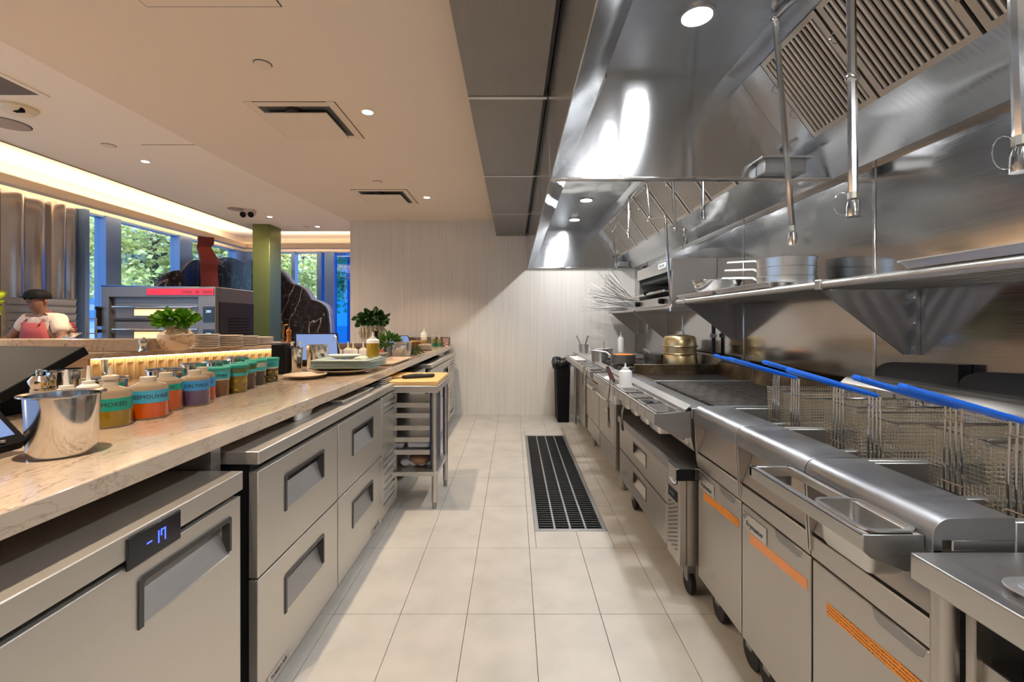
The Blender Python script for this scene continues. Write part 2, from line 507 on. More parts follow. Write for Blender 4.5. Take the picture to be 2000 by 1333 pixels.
WX = -6.3
fins = [(-3.0, -2.7), (.2, .5), (3.4, 3.7), (5.3, 5.6), (6.97, 7.24), (8.51, 8.84), (10.25, 10.6)]
mb = MB(); mb.box(WX-.12, WX+.02, -3.2, 10.6, 0, .45); mb.box(WX-.12, WX+.02, -3.2, 10.6, 2.93, 2.96)
for a, b in fins: mb.box(WX-.12, WX+.06, a, b, .45, 2.96)
win1 = struct(mb, 'window_1', FRAME)
for (a, b), (c, d) in zip(fins, fins[1:]):
    MB().box(WX-.05, WX-.04, b, c, .45, 2.96).build('pane', GLASS, win1)
BY = 10.6
posts = [(-6.3, -6.05), (-5.15, -5.07), (-4.56, -4.46), (-4.38, -4.16), (-2.45, -2.2)]
mb = MB(); mb.box(-6.3, -2.2, BY, BY+.12, 0, .35); mb.box(-6.3, -2.2, BY, BY+.12, 2.93, 2.96)
for a, b in posts: mb.box(a, b, BY-.05, BY+.12, .35, 2.96)
win2 = struct(mb, 'window_2', FRAME)
for i, ((a, b), (c, d)) in enumerate(zip(posts, posts[1:])):
    MB().box(b, c, BY+.04, BY+.05, .35, 2.96).build('pane', TINT if i >= 2 else GLASS, win2)

# light cove: a slim shelf hung in front of the windows with a warm strip on top
LED = mat('warm_led_strip', (1, .8, .55, 1), .5, emit=(1.0, .74, .47), estr=COVE_E)
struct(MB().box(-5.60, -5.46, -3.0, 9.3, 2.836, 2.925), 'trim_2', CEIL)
t2 = bpy.data.objects['trim_2']
MB().box(-6.0, -5.60, -3.0, 9.7, 2.955, 2.975).build('cove_tray', UPC, t2)
MB().box(-5.98, -5.90, -3.0, 9.7, 2.9755, 2.983).build('led_strip', LED, t2)
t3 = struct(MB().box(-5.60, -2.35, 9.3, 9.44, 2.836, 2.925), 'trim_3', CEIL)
MB().box(-5.59, -2.36, 9.44, 9.85, 2.955, 2.975).build('cove_tray', UPC, t3)
MB().box(-5.59, -2.36, 9.76, 9.84, 2.9755, 2.983).build('led_strip', LED, t3)
# slot air diffuser along the cove
SLOT = mat('slot_dark', (.05, .035, .02, 1), .8)
sd = thing('slot_diffuser', 'long thin linear air slot in the raised ceiling beside the glowing cove', 'air vent', (-4.84, 5, 3.05))
MB().box(-4.865, -4.815, 1.0, 7.9, 3.044, 3.0495).build('frame', CEIL, sd)
MB().box(-4.848, -4.832, 1.02, 7.88, 3.0425, 3.045).build('slot', SLOT, sd)
# ================================================================== EXHAUST HOODS
PROF = [(.20, 2.10), (.345, 2.27), (.503, 2.66), (1.143, 2.66), (1.234, 2.62), (1.50, 2.256), (1.744, 2.10)]
LAMPM = mat('hood_lamp_lens', (1, 1, 1, 1), .4, emit=(1.0, .93, .84), estr=22)
BAFF = brushed('baffle_steel', (.50, .46, .41, 1), .30, grain=(2, 2, 2), gs=.0)
A = Vector((1.234, 0, 2.62)); B = Vector((1.50, 0, 2.256))
SL = (B-A); SLn = SL.normalized(); NRM = Vector((-SLn.z, 0, SLn.x))      # points up-left? fixed below
if NRM.z > 0: NRM = -NRM                                                 # the side that faces down to the cooks
def hood(y0, y1, label, lights, filt, fine):
    t = thing('exhaust_hood', label, 'exhaust hood', (.9, y0, 2.10), 'stainless hoods over the cook line')
    MB().prism([(.185, 2.80), (.19, 2.55), (.197, 2.105), (.20, 2.10), (.345, 2.27), (.335, 2.285), (.49, 2.675), (.49, 2.80)], y0, y1, 'y').build('front_canopy', HOODM, t, bevel=.001, seg=1, smooth=True, angle=20)
    MB().box(.49, 1.16, y0, y1, 2.66, 2.70).build('top_panel', HOODM, t)
    MB().prism([(1.135, 2.66), (1.150, 2.675), (1.242, 2.632), (1.234, 2.62)], y0, y1, 'y').build('filter_rail', HOODM, t)
    MB().prism([(1.50, 2.256), (1.51, 2.27), (1.744, 2.121), (1.744, 2.10), (1.70, 2.10)], y0, y1, 'y').build('grease_trough', HOODM, t, bevel=.001, seg=1)
    # end panel at the far end
    p = [(.20, 2.10)]+PROF[1:-1]+[(1.70, 2.10)]
    MB().prism(p, y1-.018, y1-.001, 'y').build('end_panel', HOODM, t)
    MB().box(.20, 1.72, y1-.03, y1+.004, 2.098, 2.112).build('end_hem', CHROME, t, bevel=.003, seg=2)
    MB().prism(p, y0+.001, y0+.012, 'y').build('end_panel', HOODM, t)
    # baffle filters
    off = NRM*.0
    def P(s, y, n=0): return A+SL*s+NRM*n+Vector((0, y, 0))
    for i, (fy0, fy1) in enumerate(filt):
        fr = MB()
        w_ = .03
        def bar(s0, s1, ya, yb, n=.012):
            q = [P(s0, ya), P(s1, ya), P(s1, yb), P(s0, yb)]
            fr.quadbox([tuple(v) for v in q], tuple(NRM*n))
        bar(0, .05, fy0+.004, fy1-.004); bar(.95, 1, fy0+.004, fy1-.004); bar(.05, .95, fy0+.004, fy0+w_); bar(.05, .95, fy1-w_, fy1-.004)
        flt = fr.build('baffle_filter', BAFF, t)
        q = [P(.04, fy0+.02), P(.96, fy0+.02), P(.96, fy1-.02), P(.04, fy1-.02)]
        MB().quadbox([tuple(v) for v in q], tuple(NRM*-.012)).build('back_plate', SLOT, flt)
        n = 13 if not fine else 11
        pitch = (fy1-fy0-2*w_)/n
        if not fine:
            s0 = None
            for k in range(n):
                ya = fy0+w_+pitch*(k+.2); yb = ya+pitch*.56
                if s0 is None:
                    m_ = MB()
                    pts = []
                    for j in range(5):
                        a = PI*j/4
                        pts.append((ya+(yb-ya)*(1-math.cos(a))/2, .006+.010*math.sin(a)))
                    vs = [tuple(P(.05, y, h)) for y, h in pts]+[tuple(P(.95, y, h)) for y, h in pts]
                    nn = len(pts); fs = [(i2, i2+1, nn+i2+1, nn+i2) for i2 in range(nn-1)]+[(0, nn, 2*nn-1, nn-1), tuple(range(nn)), tuple(range(2*nn-1, nn-1, -1))]
                    m_.add(vs, fs); s0 = m_.build('baffle', BAFF, flt)
                else: share(s0, 'baffle', flt, (0, pitch*k, 0))
        else:
            m_ = MB()
            for k in range(n*2):
                p2 = pitch/2
                ya = fy0+w_+p2*(k+.2); yb = ya+p2*.6
                q = [P(.05, ya, .002), P(.95, ya, .002), P(.95, yb, .002), P(.05, yb, .002)]
                m_.quadbox([tuple(v) for v in q], tuple(NRM*.008))
            m_.build('baffles', BAFF, flt, kind='stuff')
        # lifting rings
        for s in (.33, .66):
            c = P(s, (fy1-.012), .02); pts = []
            for k in range(9):
                a = PI*.15+PI*1.2*k/8
                pts.append(tuple(c+SLn*math.cos(a)*.022+NRM*(math.sin(a)*.03)))
            MB().tube(pts, .0022, 5).build('lift_ring', CHROME, flt)
    q = [P(0, filt[0][0]), P(1, filt[0][0]), P(1, filt[-1][1]), P(0, filt[-1][1])]
    MB().quadbox([tuple(v-NRM*.014) for v in q], tuple(NRM*-.004)).build('plenum_back', SLOT, t)
    for ya, yb in ((y0+.013, filt[0][0]), (filt[-1][1], y1-.019)):
        q = [P(0, ya), P(1, ya), P(1, yb), P(0, yb)]
        MB().quadbox([tuple(v) for v in q], tuple(NRM*.012)).build('blank_plate', HOODM, t)
    for ly in lights:
        l = MB().lathe([(0, .004), (.062, .004), (.062, -.004), (.05, -.010), (0, -.012)], (.79, ly, 2.657), 24).build('lamp_lens', LAMPM, t)
        MB().lathe([(.064, .003), (.078, .003), (.078, -.006), (.064, -.006), (.064, .003)], (.79, ly, 2.657), 24).build('lamp_ring', CHROME, t)
        lamp('hood_lamp_light', 'AREA', (.79, ly, 2.640), HOOD_W, NEUTRAL, .12, parent=t)
    return t
h1 = hood(-1.5, 2.457, 'nearer large stainless exhaust hood with wide slanted baffle filters above the fryers', (1.96, 1.01, .06, -.89), [(-.20, .205), (.21, .615), (.62, 1.025), (1.03, 1.435), (1.44, 1.85), (1.855, 2.26)], False)
h2 = hood(2.462, 6.535, 'farther stainless exhaust hood with two small glowing lamps in front of the pale wall', (3.05, 4.0, 4.94, 5.89), [(2.62+.41*i, 3.012+.41*i) for i in range(9)], True)
MB().box(1.30, 1.52, 2.36, 2.437, 2.112, 2.19).build('grease_cup', STEEL_D, h1, bevel=.006)
MB().box(1.28, 1.54, 2.34, 2.437, 2.185, 2.193).build('cup_rim', STEEL, h1)
MB().box(1.48, 1.62, 6.38, 6.515, 2.115, 2.18).build('grease_cup', STEEL_D, h2, bevel=.006)
for h, y in ((h1, 2.40), (h2, 6.45)):
    MB().cyl((1.44, y, 2.26), (1.50, y, 2.31), .017, seg=10).build('detector_tube', CHROME, h)
# hanging suppression pipes
def pipe(label, path, r=.011, nozzle=True, loop=False):
    t = thing('suppression_pipe', label, 'pipe', path[-1], 'fire suppression drop pipes under the hoods')
    MB().tube(path, r, 8).build('pipe', CHROME, t)
    e = Vector(path[-1]); d = (e-Vector(path[-2])).normalized()
    MB().cyl(tuple(e-d*.01), tuple(e+d*.012), r*1.2, seg=10).build('collar', mat('dull_seal', (.45, .42, .34, 1), .4, 1), t)
    MB().lathe([(0, 0), (r*1.15, 0), (r*1.5, -.02), (r*1.5, -.055), (0, -.055)][::-1], tuple(e+d*.02), 12).build('nozzle', CHROME, t)
    for p in path[1:-1]: MB().sphere(p, r*1.5, 10, 6).build('elbow', CHROME, t)
    if loop:
        pts = [(e.x-.01+math.cos(a)*.03-.03, e.y, e.z-.03+math.sin(a)*.04) for a in [PI*.1+1.8*PI*k/12 for k in range(13)]]
        MB().tube(pts, .0012, 5).build('wire_loop', CHROME, t)
    return t
pipe('steel drop pipe with an elbow at the top, farthest of the three long pipes', [(1.15, 1.80, 2.655), (1.122, 1.95, 2.635), (1.195, 1.95, 1.74)], .012)
pipe('thick straight steel drop pipe with a wire loop, in front of the slanted filters', [(1.19, 1.607, 2.655), (1.195, 1.607, 2.20), (1.20, 1.607, 1.785)], .015, loop=True)
pipe('nearest steel drop pipe with a wire loop at the edge of the view', [(1.185, 1.08, 2.655), (1.19, 1.08, 2.2), (1.205, 1.08, 1.77)], .015, loop=True)
pipe('thin far steel pipe that slants out and then drops below the hood end', [(1.21, 4.72, 2.655), (1.20, 5.50, 2.43), (1.24, 5.50, 2.03)], .010)
pipe('short straight pipe between the two bent pipes under the farther hood', [(1.20, 4.72, 2.655), (1.20, 4.72, 2.5), (1.19, 4.72, 2.28)], .011)
pipe('cranked pipe that steps sideways and drops past the broiler front', [(1.16, 4.0, 2.655), (1.20, 4.0, 2.25), (1.30, 3.9, 2.235), (1.335, 3.86, 1.50)], .011)
pipe('double-bent pipe ending near the top of the steel wall', [(1.17, 3.40, 2.655), (1.21, 3.40, 2.03), (1.275, 3.40, 2.02), (1.28, 3.40, 1.99)], .011)
pipe('straight drop pipe nearest to the hood divider on its far side', [(1.20, 2.88, 2.655), (1.20, 2.88, 2.4), (1.20, 2.88, 2.06)], .011, loop=True)
# ================================================================== PASS COUNTER AND FRIDGES (run L)
MARBLE = mat('veined_marble', srgb(222, 200, 176), .16, coat=.3)
_m = MARBLE
_d = N(_m, 'ShaderNodeTexNoise', Scale=1.6, Detail=7.0, Roughness=.62); LK(_m, coords(_m, (1.0, .45, 1.2), (0, 0, .5)), _d.inputs['Vector'])
_base = ramp(_m, _d.outputs['Fac'], [(.25, srgb(172, 148, 124)), (.45, srgb(188, 168, 146)), (.62, srgb(190, 174, 156)), (.8, srgb(178, 160, 141))])
_prev = _base
for _sc, _wd, _dk, _fa, _rt in ((1.3, .006, (.42, .30, .24), .8, .5), (3.2, .010, (.62, .50, .43), .55, .8), (7.0, .030, (.80, .70, .63), .55, .3)):
    _k = vein_mask(_m, (2.2, .9, 2.6), (0, 0, _rt), _sc, _wd, 7.0, .8, .6)
    _cv = ramp(_m, _k, [(0, _dk), (1, (1, 1, 1))])
    _a = N(_m, 'ShaderNodeMixRGB', blend_type='MULTIPLY'); _a.inputs['Fac'].default_value = _fa
    LK(_m, _prev, _a.inputs['Color1']); LK(_m, _cv, _a.inputs['Color2']); _prev = _a.outputs[0]
LK(_m, _prev, PB(_m).inputs['Base Color'])

STEEL_P = brushed('pocket_steel', (.52, .51, .50, 1), .36, grain=(2, 2, 160), gs=.02, metal=.8)
def frameplate(mb, x0, x1, oy0, oy1, oz0, oz1, iy0, iy1, iz0, iz1):
    """plate in the y-z plane between x0 and x1 with a rectangular opening"""
    vs = []
    for x in (x0, x1):
        vs += [(x, oy0, oz0), (x, oy1, oz0), (x, oy1, oz1), (x, oy0, oz1), (x, iy0, iz0), (x, iy1, iz0), (x, iy1, iz1), (x, iy0, iz1)]
    fs = []
    for o in (0, 8):
        for k in range(4): fs.append((o+k, o+(k+1) % 4, o+4+(k+1) % 4, o+4+k))
    for k in range(4):
        fs.append((k, (k+1) % 4, 8+(k+1) % 4, 8+k)); fs.append((4+k, 4+(k+1) % 4, 12+(k+1) % 4, 12+k))
    return mb.add(vs, fs)

def drawer(t, name, side, xf, y0, y1, z0, z1, h, m, th=.032, fr=.011, proud=.004, depth=.045, steep=True):
    """flat front with a pocket pull; side +1: the front faces +x"""
    s = side
    hy0, hy1, hz0, hz1 = h
    p = frameplate(MB(), xf-s*th, xf, y0, y1, z0, z1, hy0, hy1, hz0, hz1).build(name, m, t, bevel=.0025)
    # dark frame round the pull, open at the bottom
    mb = MB()
    xa, xb = xf-s*.02, xf+s*proud
    mb.prism([(hy0-fr, hz0-.004), (hy0+.003, hz0-.004), (hy0+.003, hz1-.010), (hy0+.010, hz1-.003), (hy1-.010, hz1-.003), (hy1-.003, hz1-.010), (hy1-.003, hz0+.01), (hy1+fr*.6, hz0+.01), (hy1+fr*.6, hz1+fr*.4), (hy1, hz1+fr), (hy0, hz1+fr), (hy0-fr, hz1+fr*.3)], xa, xb, 'x')
    mb.build('pull_frame', HANDLE, p)
    # sloped pocket floor and cheeks
    xd = xf-s*depth
    mb = MB(); mb.add([(xf-s*.001, hy0, hz0), (xf-s*.001, hy1, hz0), (xd, hy1, hz1), (xd, hy0, hz1)], [(0, 1, 2, 3)])
    mb.build('pull_pocket', STEEL_P, p)
    mb = MB(); mb.add([(xf, hy0, hz0), (xd, hy0, hz1), (xf, hy0, hz1)], [(0, 1, 2)]); mb.add([(xf, hy1, hz0), (xd, hy1, hz1), (xf, hy1, hz1)], [(0, 1, 2)]); mb.add([(xf, hy0, hz1), (xd, hy0, hz1), (xd, hy1, hz1), (xf, hy1, hz1)], [(0, 1, 2, 3)])
    mb.build('pull_cheeks', HANDLE, p, smooth=False)
    return p

def caster(t, x, y, r=.045, z=None, ax='x'):
    w_ = .028
    a, b = ((x-w_/2, y, r), (x+w_/2, y, r)) if ax == 'x' else ((x, y-w_/2, r), (x, y+w_/2, r))
    c = MB().cyl(a, b, r, seg=18).build('caster', RUBBER, t, bevel=.004)
    top = (z if z else r*2+.03)
    MB().box(x-.022, x+.022, y-.022, y+.022, r*1.2, top).build('fork', STEEL_D, c, bevel=.003)
    return c

# marble counter
cpoly = [(-.91, .20), (-.91, 6.50), (-1.78, 6.50), (-1.78, 3.52), (-2.28, 2.62), (-3.3, 2.50), (-3.3, .20)]
pc = thing('pass_counter', 'long veined beige marble pass counter over the fridges', 'counter', (-1.4, 3, .95), run='L')
MB().prism(cpoly, .951, 1.0015, 'z').build('marble_top', MARBLE, pc, bevel=.004)
mb = MB(); mb.box(-1.66, -1.60, .3, 6.45, 0, .951); mb.box(-1.60, -1.0, 6.36, 6.45, 0, .951); mb.build('support_wall', BLACKM, pc)
MB().box(-1.58, -.98, 1.452, 1.50, 0, .951).build('support_post', STEEL_D, pc)
MB().box(-1.58, -1.0, 3.70, 3.74, 0, .951).build('support_post', STEEL_D, pc)

XF = -.87
# ---- freezer nearest to the camera
t = thing('undercounter_freezer', 'single-door steel freezer with a blue digital display, nearest under the marble counter', 'freezer', (-1.2, .95, 0), run='L')
MB().box(-1.55, XF-.034, .40, 1.425, .09, .805).build('body', BLACKM, t)
MB().prism([(-1.57, .866), (-1.57, .830), (XF-.03, .830), (XF-.03, .807), (XF+.003, .807), (XF+.003, .866)], .38, 1.437, 'y').build('worktop', STEEL_F, t, bevel=.003)
dd = drawer(t, 'door', 1, XF, .41, 1.428, .10, .790, (1.05, 1.372, .634, .738), STEEL_F)
DISP = mat('display_glass', (.012, .012, .016, 1), .15)
BLUE = mat('blue_led_digits', (.02, .03, .9, 1), .5, emit=(.03, .06, 1.0), estr=5)
dsp = MB().box(XF+.001, XF+.008, 1.003, 1.165, .782, .857).build('display', DISP, t, bevel=.004)
# digits made of short bars: -17
def seg_digits(parent, s, y0, z0, h, m, x):
    w_ = h*.5; k = h*.10
    SEGS = {'a': (0, w_, h-k, h), 'g': (0, w_, h/2-k/2, h/2+k/2), 'd': (0, w_, 0, k), 'f': (0, k, h/2, h), 'b': (w_-k, w_, h/2, h), 'e': (0, k, 0, h/2), 'c': (w_-k, w_, 0, h/2)}
    D = {'-': 'g', '1': 'bc', '7': 'abcf', '0': 'abcdef'}
    mb = MB(); y = y0
    for ch in s:
        for q in D[ch]:
            a, b, c, d = SEGS[q]; mb.box(x, x+.001, y+a, y+b, z0+c, z0+d)
        y += w_*1.45 if ch != '1' else w_*1.35
    return mb.build('digits', m, parent)
seg_digits(dsp, '-17', 1.055, .806, .030, BLUE, XF+.008)
for yy in (.55, 1.35): caster(t, -.96, yy, .04)
for yy in (.55, 1.35): caster(t, -1.45, yy, .04)

# ---- four-drawer fridge
t = thing('drawer_fridge', 'long four-drawer steel fridge with a slotted end panel under the marble counter', 'fridge', (-1.2, 2.4, 0), run='L')
MB().box(-1.56, XF-.034, 1.54, 3.30, .09, .855).build('body', BLACKM, t)
MB().prism([(-1.57, .904), (-1.57, .86), (XF+.008, .86), (XF+.008, .904)], 1.515, 3.325, 'y').build('worktop', STEEL_F, t, bevel=.003)
for (a, b), (ha, hb) in (((1.525, 2.205), (1.712, 2.040)), ((2.217, 2.925), (2.415, 2.74))):
    drawer(t, 'drawer', 1, XF, a, b, .474, .833, (ha, hb, .630, .755), STEEL_F)
    drawer(t, 'drawer', 1, XF, a, b, .045, .466, (ha, hb, .245, .375), STEEL_F)
MB().box(XF-.034, XF-.03, 1.53, 2.93, .045, .855).build('gasket', DARK, t)
BADGE = mat('badge_plate', (.55, .52, .5, 1), .35, .8)
PRINTD = mat('dark_print', (.03, .028, .03, 1), .5)
for yb in (1.655, 2.80):
    b_ = MB().box(XF+.0005, XF+.004, yb-.075, yb+.075, .058, .092).build('maker_badge', BADGE, t, bevel=.002)
    text_part('TURBO AIR', 'badge_lettering', b_, PRINTD, .022, (XF+.0042, yb, .075), (0, 1, 0), (0, 0, 1))
# slotted condenser panel
lp = frameplate(MB(), XF-.03, XF-.004, 2.945, 3.318, .05, .842, 2.985, 3.285, .12, .80).build('vent_panel', STEEL_F, t, bevel=.002)
MB().box(XF-.034, XF-.028, 2.96, 3.31, .10, .82).build('vent_dark', DARK, lp)
MB().box(XF-.029, XF-.005, 2.985, 3.285, .455, .70).build('blank_plate', STEEL_F, lp)
def louvre(z): return MB().prism([(XF-.028, z+.012), (XF-.004, z-.002), (XF-.004, z-.018), (XF-.028, z-.008)], 2.985, 3.285, 'y')
for z in [.785, .752, .719]+[.44-.048*k for k in range(7)]: louvre(z).build('louvre', STEEL_F, lp)
for yy in (1.65, 3.24):
    caster(t, -.93, yy, .05); caster(t, -1.46, yy, .05)

# ---- narrow dish cabinet and far fridge
t = thing('steel_cabinet', 'narrow plain steel door cabinet under the counter behind the prep table', 'cabinet', (-1.2, 4.1, 0), run='L')
MB().box(-1.56, -.93, 3.84, 4.50, .08, .88).build('body', BLACKM, t)
MB().box(-.93, -.905, 3.85, 4.49, .10, .80).build('door', STEEL_F, t, bevel=.003)
MB().box(-.93, -.90, 3.85, 4.49, .81, .875).build('control_strip', STEEL_F, t, bevel=.003)
MB().box(-.902, -.895, 4.13, 4.22, .72, .75).build('door_latch', CHROME, t, bevel=.003)
t = thing('far_drawer_fridge', 'farthest steel drawer fridge under the counter against the pale wall', 'fridge', (-1.2, 5.4, 0), run='L')
MB().box(-1.56, XF-.034, 4.64, 6.38, .09, .85).build('body', BLACKM, t)
MB().prism([(-1.57, .90), (-1.57, .86), (XF+.008, .86), (XF+.008, .90)], 4.60, 6.40, 'y').build('worktop', STEEL_F, t, bevel=.003)
for a, b in ((4.62, 5.26), (5.27, 5.90)):
    drawer(t, 'drawer', 1, XF, a, b, .474, .845, (a+.17, b-.15, .62, .76), STEEL_F)
    drawer(t, 'drawer', 1, XF, a, b, .06, .466, (a+.17, b-.15, .24, .38), STEEL_F)
lp = frameplate(MB(), XF-.03, XF-.004, 5.91, 6.395, .06, .845, 5.95, 6.36, .12, .80).build('vent_panel', STEEL_F, t, bevel=.002)
MB().box(XF-.034, XF-.028, 5.93, 6.38, .10, .82).build('vent_dark', DARK, lp)
MB().box(XF-.029, XF-.005, 5.95, 6.36, .49, .68).build('blank_plate', STEEL_F, lp)
for z in [.785, .745, .705]+[.47-.05*k for k in range(7)]:
    MB().prism([(XF-.028, z+.012), (XF-.004, z-.002), (XF-.004, z-.018), (XF-.028, z-.008)], 5.95, 6.36, 'y').build('louvre', STEEL_F, lp)
for yy in (4.75, 6.3): caster(t, -.93, yy, .05); caster(t, -1.46, yy, .05)

# things lying on the fridge tops, half under the marble
def sheet_pan(label, x0, x1, y0, y1, z, m=STEEL_H, run=None, depth=.025, name='sheet_pan', group=None):
    c = ((x0+x1)/2, (y0+y1)/2, z)
    mb = MB().rpan(x0, x1, y0, y1, z+depth, depth, lip=.010, taper=.008, rad=.012, zlip=.005)
    return single(mb, name, m, label, 'tray', c, group, run)
ALU = brushed('aluminium_tray', (.72, .71, .70, 1), .33, grain=(40, 2, 2), gs=.02)
sheet_pan('aluminium sheet pan poking out from under the marble on the fridge top', -1.30, -.885, 2.35, 2.83, .904, ALU, 'L')
single(MB().rpan(-1.22, -.93, 1.95, 2.12, .945, .04, rad=.03), 'shallow_pan', STEEL_H, 'small steel pan tucked under the marble edge above the nearest drawers', 'pan', (-1.08, 2.03, .905), run='L')
single(MB().rpan(-1.25, -.92, 2.90, 3.08, .935, .03, rad=.02), 'black_tray', BLACKP, 'black tray on the fridge end beside the prep table', 'tray', (-1.08, 3.0, .905), run='L', bevel=.001)
for i in range(3):
    sheet_pan(['lowest', 'middle', 'top'][i]+' of three short steel trays stacked at the fridge end', -1.30, -.90, 3.10, 3.29, .905+.012*i, ALU, 'L', .012, 'steel_tray', 'short steel trays stacked at the fridge end')
single(MB().rpan(-1.28, -.90, 4.75, 5.35, .925, .024, rad=.02), 'black_tray', BLACKP, 'black tray on the far fridge beneath the counter edge', 'tray', (-1.08, 5.05, .90), run='L')
mb = MB()
for i in range(7): mb.sphere((-1.0+.05*random.random(), 5.72+.045*i, .93+.015*random.random()), .035, 8, 6, (1.1, 1, .8))
single(mb, 'crumpled_cloth', mat('white_cloth', (.8, .79, .77, 1), .8), 'crumpled white cloth on the far fridge top', 'cloth', (-.98, 5.85, .90), run='L', angle=80)

# ---- prep table (stainless, on round legs) between the fridges
t = thing('prep_table', 'narrow stainless prep table on round legs standing in the aisle', 'table', (-.78, 3.5, 0))
MB().prism([(-1.02, .885), (-1.02, .835), (-.533, .835), (-.533, .885)], 3.20, 3.80, 'y').build('table_top', STEEL, t, bevel=.004)
for x, y in ((-.565, 3.26), (-.555, 3.71), (-.99, 3.36), (-.99, 3.71)):
    l = MB().cyl((x, y, .05), (x, y, .836), .021, seg=16).build('leg', STEEL, t)
    MB().cyl((x, y, .0), (x, y, .05), .0145, .017, seg=12).build('foot', STEEL_D, l)
    MB().cyl((x, y, .72), (x, y, .80), .024, seg=16).build('sleeve', STEEL, l)
MB().box(-1.0, -.54, 3.24, 3.74, .235, .265).build('under_shelf', STEEL, t, bevel=.003)
rk = [.36, .46, .56, .66]
RACKP = mat('rack_side_blue', (.02, .025, .12, 1), .4)
for x in (-.985, -.60): MB().box(x-.006, x+.006, 3.30, 3.70, .265, .835).build('rack_side', BLACKM if x < -.7 else RACKP, t)
for i, z in enumerate((.405, .495, .58, .67, .745)):
    MB().box(-.979, -.606, 3.29, 3.70, z, z+.006).build('rack_shelf', STEEL, t)
    MB().box(-.979, -.606, 3.285, 3.292, z-.028, z+.006).build('shelf_lip', STEEL, t)
BOARD = mat('cutting_board_wood', srgb(222, 176, 110), .45)
_n = N(BOARD, 'ShaderNodeTexNoise', Scale=1.0, Detail=4.0); LK(BOARD, coords(BOARD, (4, 60, 40)), _n.inputs['Vector'])
LK(BOARD, ramp(BOARD, _n.outputs['Fac'], [(.3, srgb(212, 164, 98)), (.7, srgb(232, 190, 126))]), PB(BOARD).inputs['Base Color'])
single(MB().box(-1.0, -.54, 3.22, 3.78, .8855, .916), 'cutting_board', BOARD, 'thick pale wooden cutting board on the prep table', 'cutting board', (-.77, 3.5, .885), bevel=.006)
kn = thing('chef_knife', 'black-handled knife with a dark blade lying on the wooden board', 'knife', (-.8, 3.4, .9165))
MB().prism([(-.93, 3.32), (-.90, 3.325), (-.80, 3.42), (-.815, 3.445), (-.86, 3.425)], .917, .919, 'z').build('blade', mat('knife_blade', (.12, .115, .11, 1), .3, .9), kn)
MB().tube([(-.812, 3.43, .924), (-.76, 3.47, .926), (-.70, 3.52, .925)], [.012, .014, .011], 8).build('handle', BLACKP, kn)
MB().tube([(-.818, 3.424, .924), (-.80, 3.438, .924)], .0135, 8).build('bolster', mat('brass', (.6, .42, .15, 1), .3, 1), kn)
mb = MB().prism([(-.80, 3.335), (-.615, 3.42), (-.60, 3.47), (-.615, 3.49), (-.80, 3.39), (-.825, 3.35)], .917, .942, 'z')
single(mb, 'oven_glove', mat('black_cloth', (.015, .015, .016, 1), .8), 'flat black folded glove beside the knife on the wooden board', 'glove', (-.7, 3.41, .917), bevel=.008)
BAG = mat('clear_bag', (.75, .78, .82, 1), .25, trans=.5, ior=1.2)
BREAD = mat('bread_crust', srgb(150, 112, 84), .7)
for i, (x, y, z, sx, m_, lb) in enumerate(((-.70, 3.42, .315, .085, BREAD, 'brown bread loaf in a bag on the lowest table shelf'), (-.92, 3.42, .325, .045, mat('dark_bread', srgb(92, 64, 50), .7), 'dark small loaf at the fridge side of the lowest table shelf'))):
    mb = MB().sphere((x, y, z), 1, 14, 10, (sx, .10, .048)); single(mb, 'bread_loaf', m_, lb, 'bread', (x, y, z-.048), 'bread on the lowest table shelf')
mb = MB()
for i in range(5): mb.sphere((-.80+.03*i, 3.36+.015*(i % 2), .30), .03, 8, 6, (1.2, .7, .9))
single(mb, 'plastic_bag', BAG, 'crumpled clear bag with green print beside the loaf', 'bag', (-.76, 3.36, .268), angle=80)
for i, (x, y, z) in enumerate(((-.88, 3.42, .435), (-.69, 3.42, .44))):
    single(MB().box(x-.085, x+.08, y-.11, y+.12, z-.023, z+.028), 'wrapped_tray', BAG, ['flat film-wrapped tray on the middle table shelf by the fridge', 'film-wrapped tray bulging over the middle table shelf by the leg'][i], 'tray', (x, y, z-.023), 'film-wrapped trays on the middle table shelf', bevel=.02)
# ================================================================== COOK LINE
STEEL_R = brushed('cookline_steel', (.52, .49, .455, 1), .33, grain=(2, 2, 150), gs=.04)
STEEL_T = brushed('worn_top_steel', (.37, .375, .385, 1), .34, grain=(3, 3, 3), gs=.02, smudge=.12)
STICK = mat('orange_warning_sticker', srgb(232, 140, 30), .5)
_n = N(STICK, 'ShaderNodeTexNoise', Scale=1.0, Detail=2.0); LK(STICK, coords(STICK, (1, 260, 300)), _n.inputs['Vector'])
_wv = N(STICK, 'ShaderNodeTexWave', Scale=36.0); _wv.bands_direction = 'Z'; LK(STICK, coords(STICK, (1, 1, 1)), _wv.inputs['Vector'])
_ml = N(STICK, 'ShaderNodeMath', operation='MULTIPLY'); LK(STICK, _n.outputs['Fac'], _ml.inputs[0]); LK(STICK, _wv.outputs['Fac'], _ml.inputs[1])
LK(STICK, ramp(STICK, _ml.outputs[0], [(.34, srgb(236, 146, 30)), (.40, srgb(120, 72, 24))]), PB(STICK).inputs['Base Color'])
STICKF = mat('faded_orange_sticker', srgb(226, 150, 92), .55)
OIL = mat('dark_fry_oil', (.035, .022, .010, 1), .08, coat=.3)
BLUEH = mat('blue_handle_coating', srgb(12, 98, 210), .28, coat=.3)
PLATE = mat('nameplate', (.60, .585, .56, 1), .30, .9)

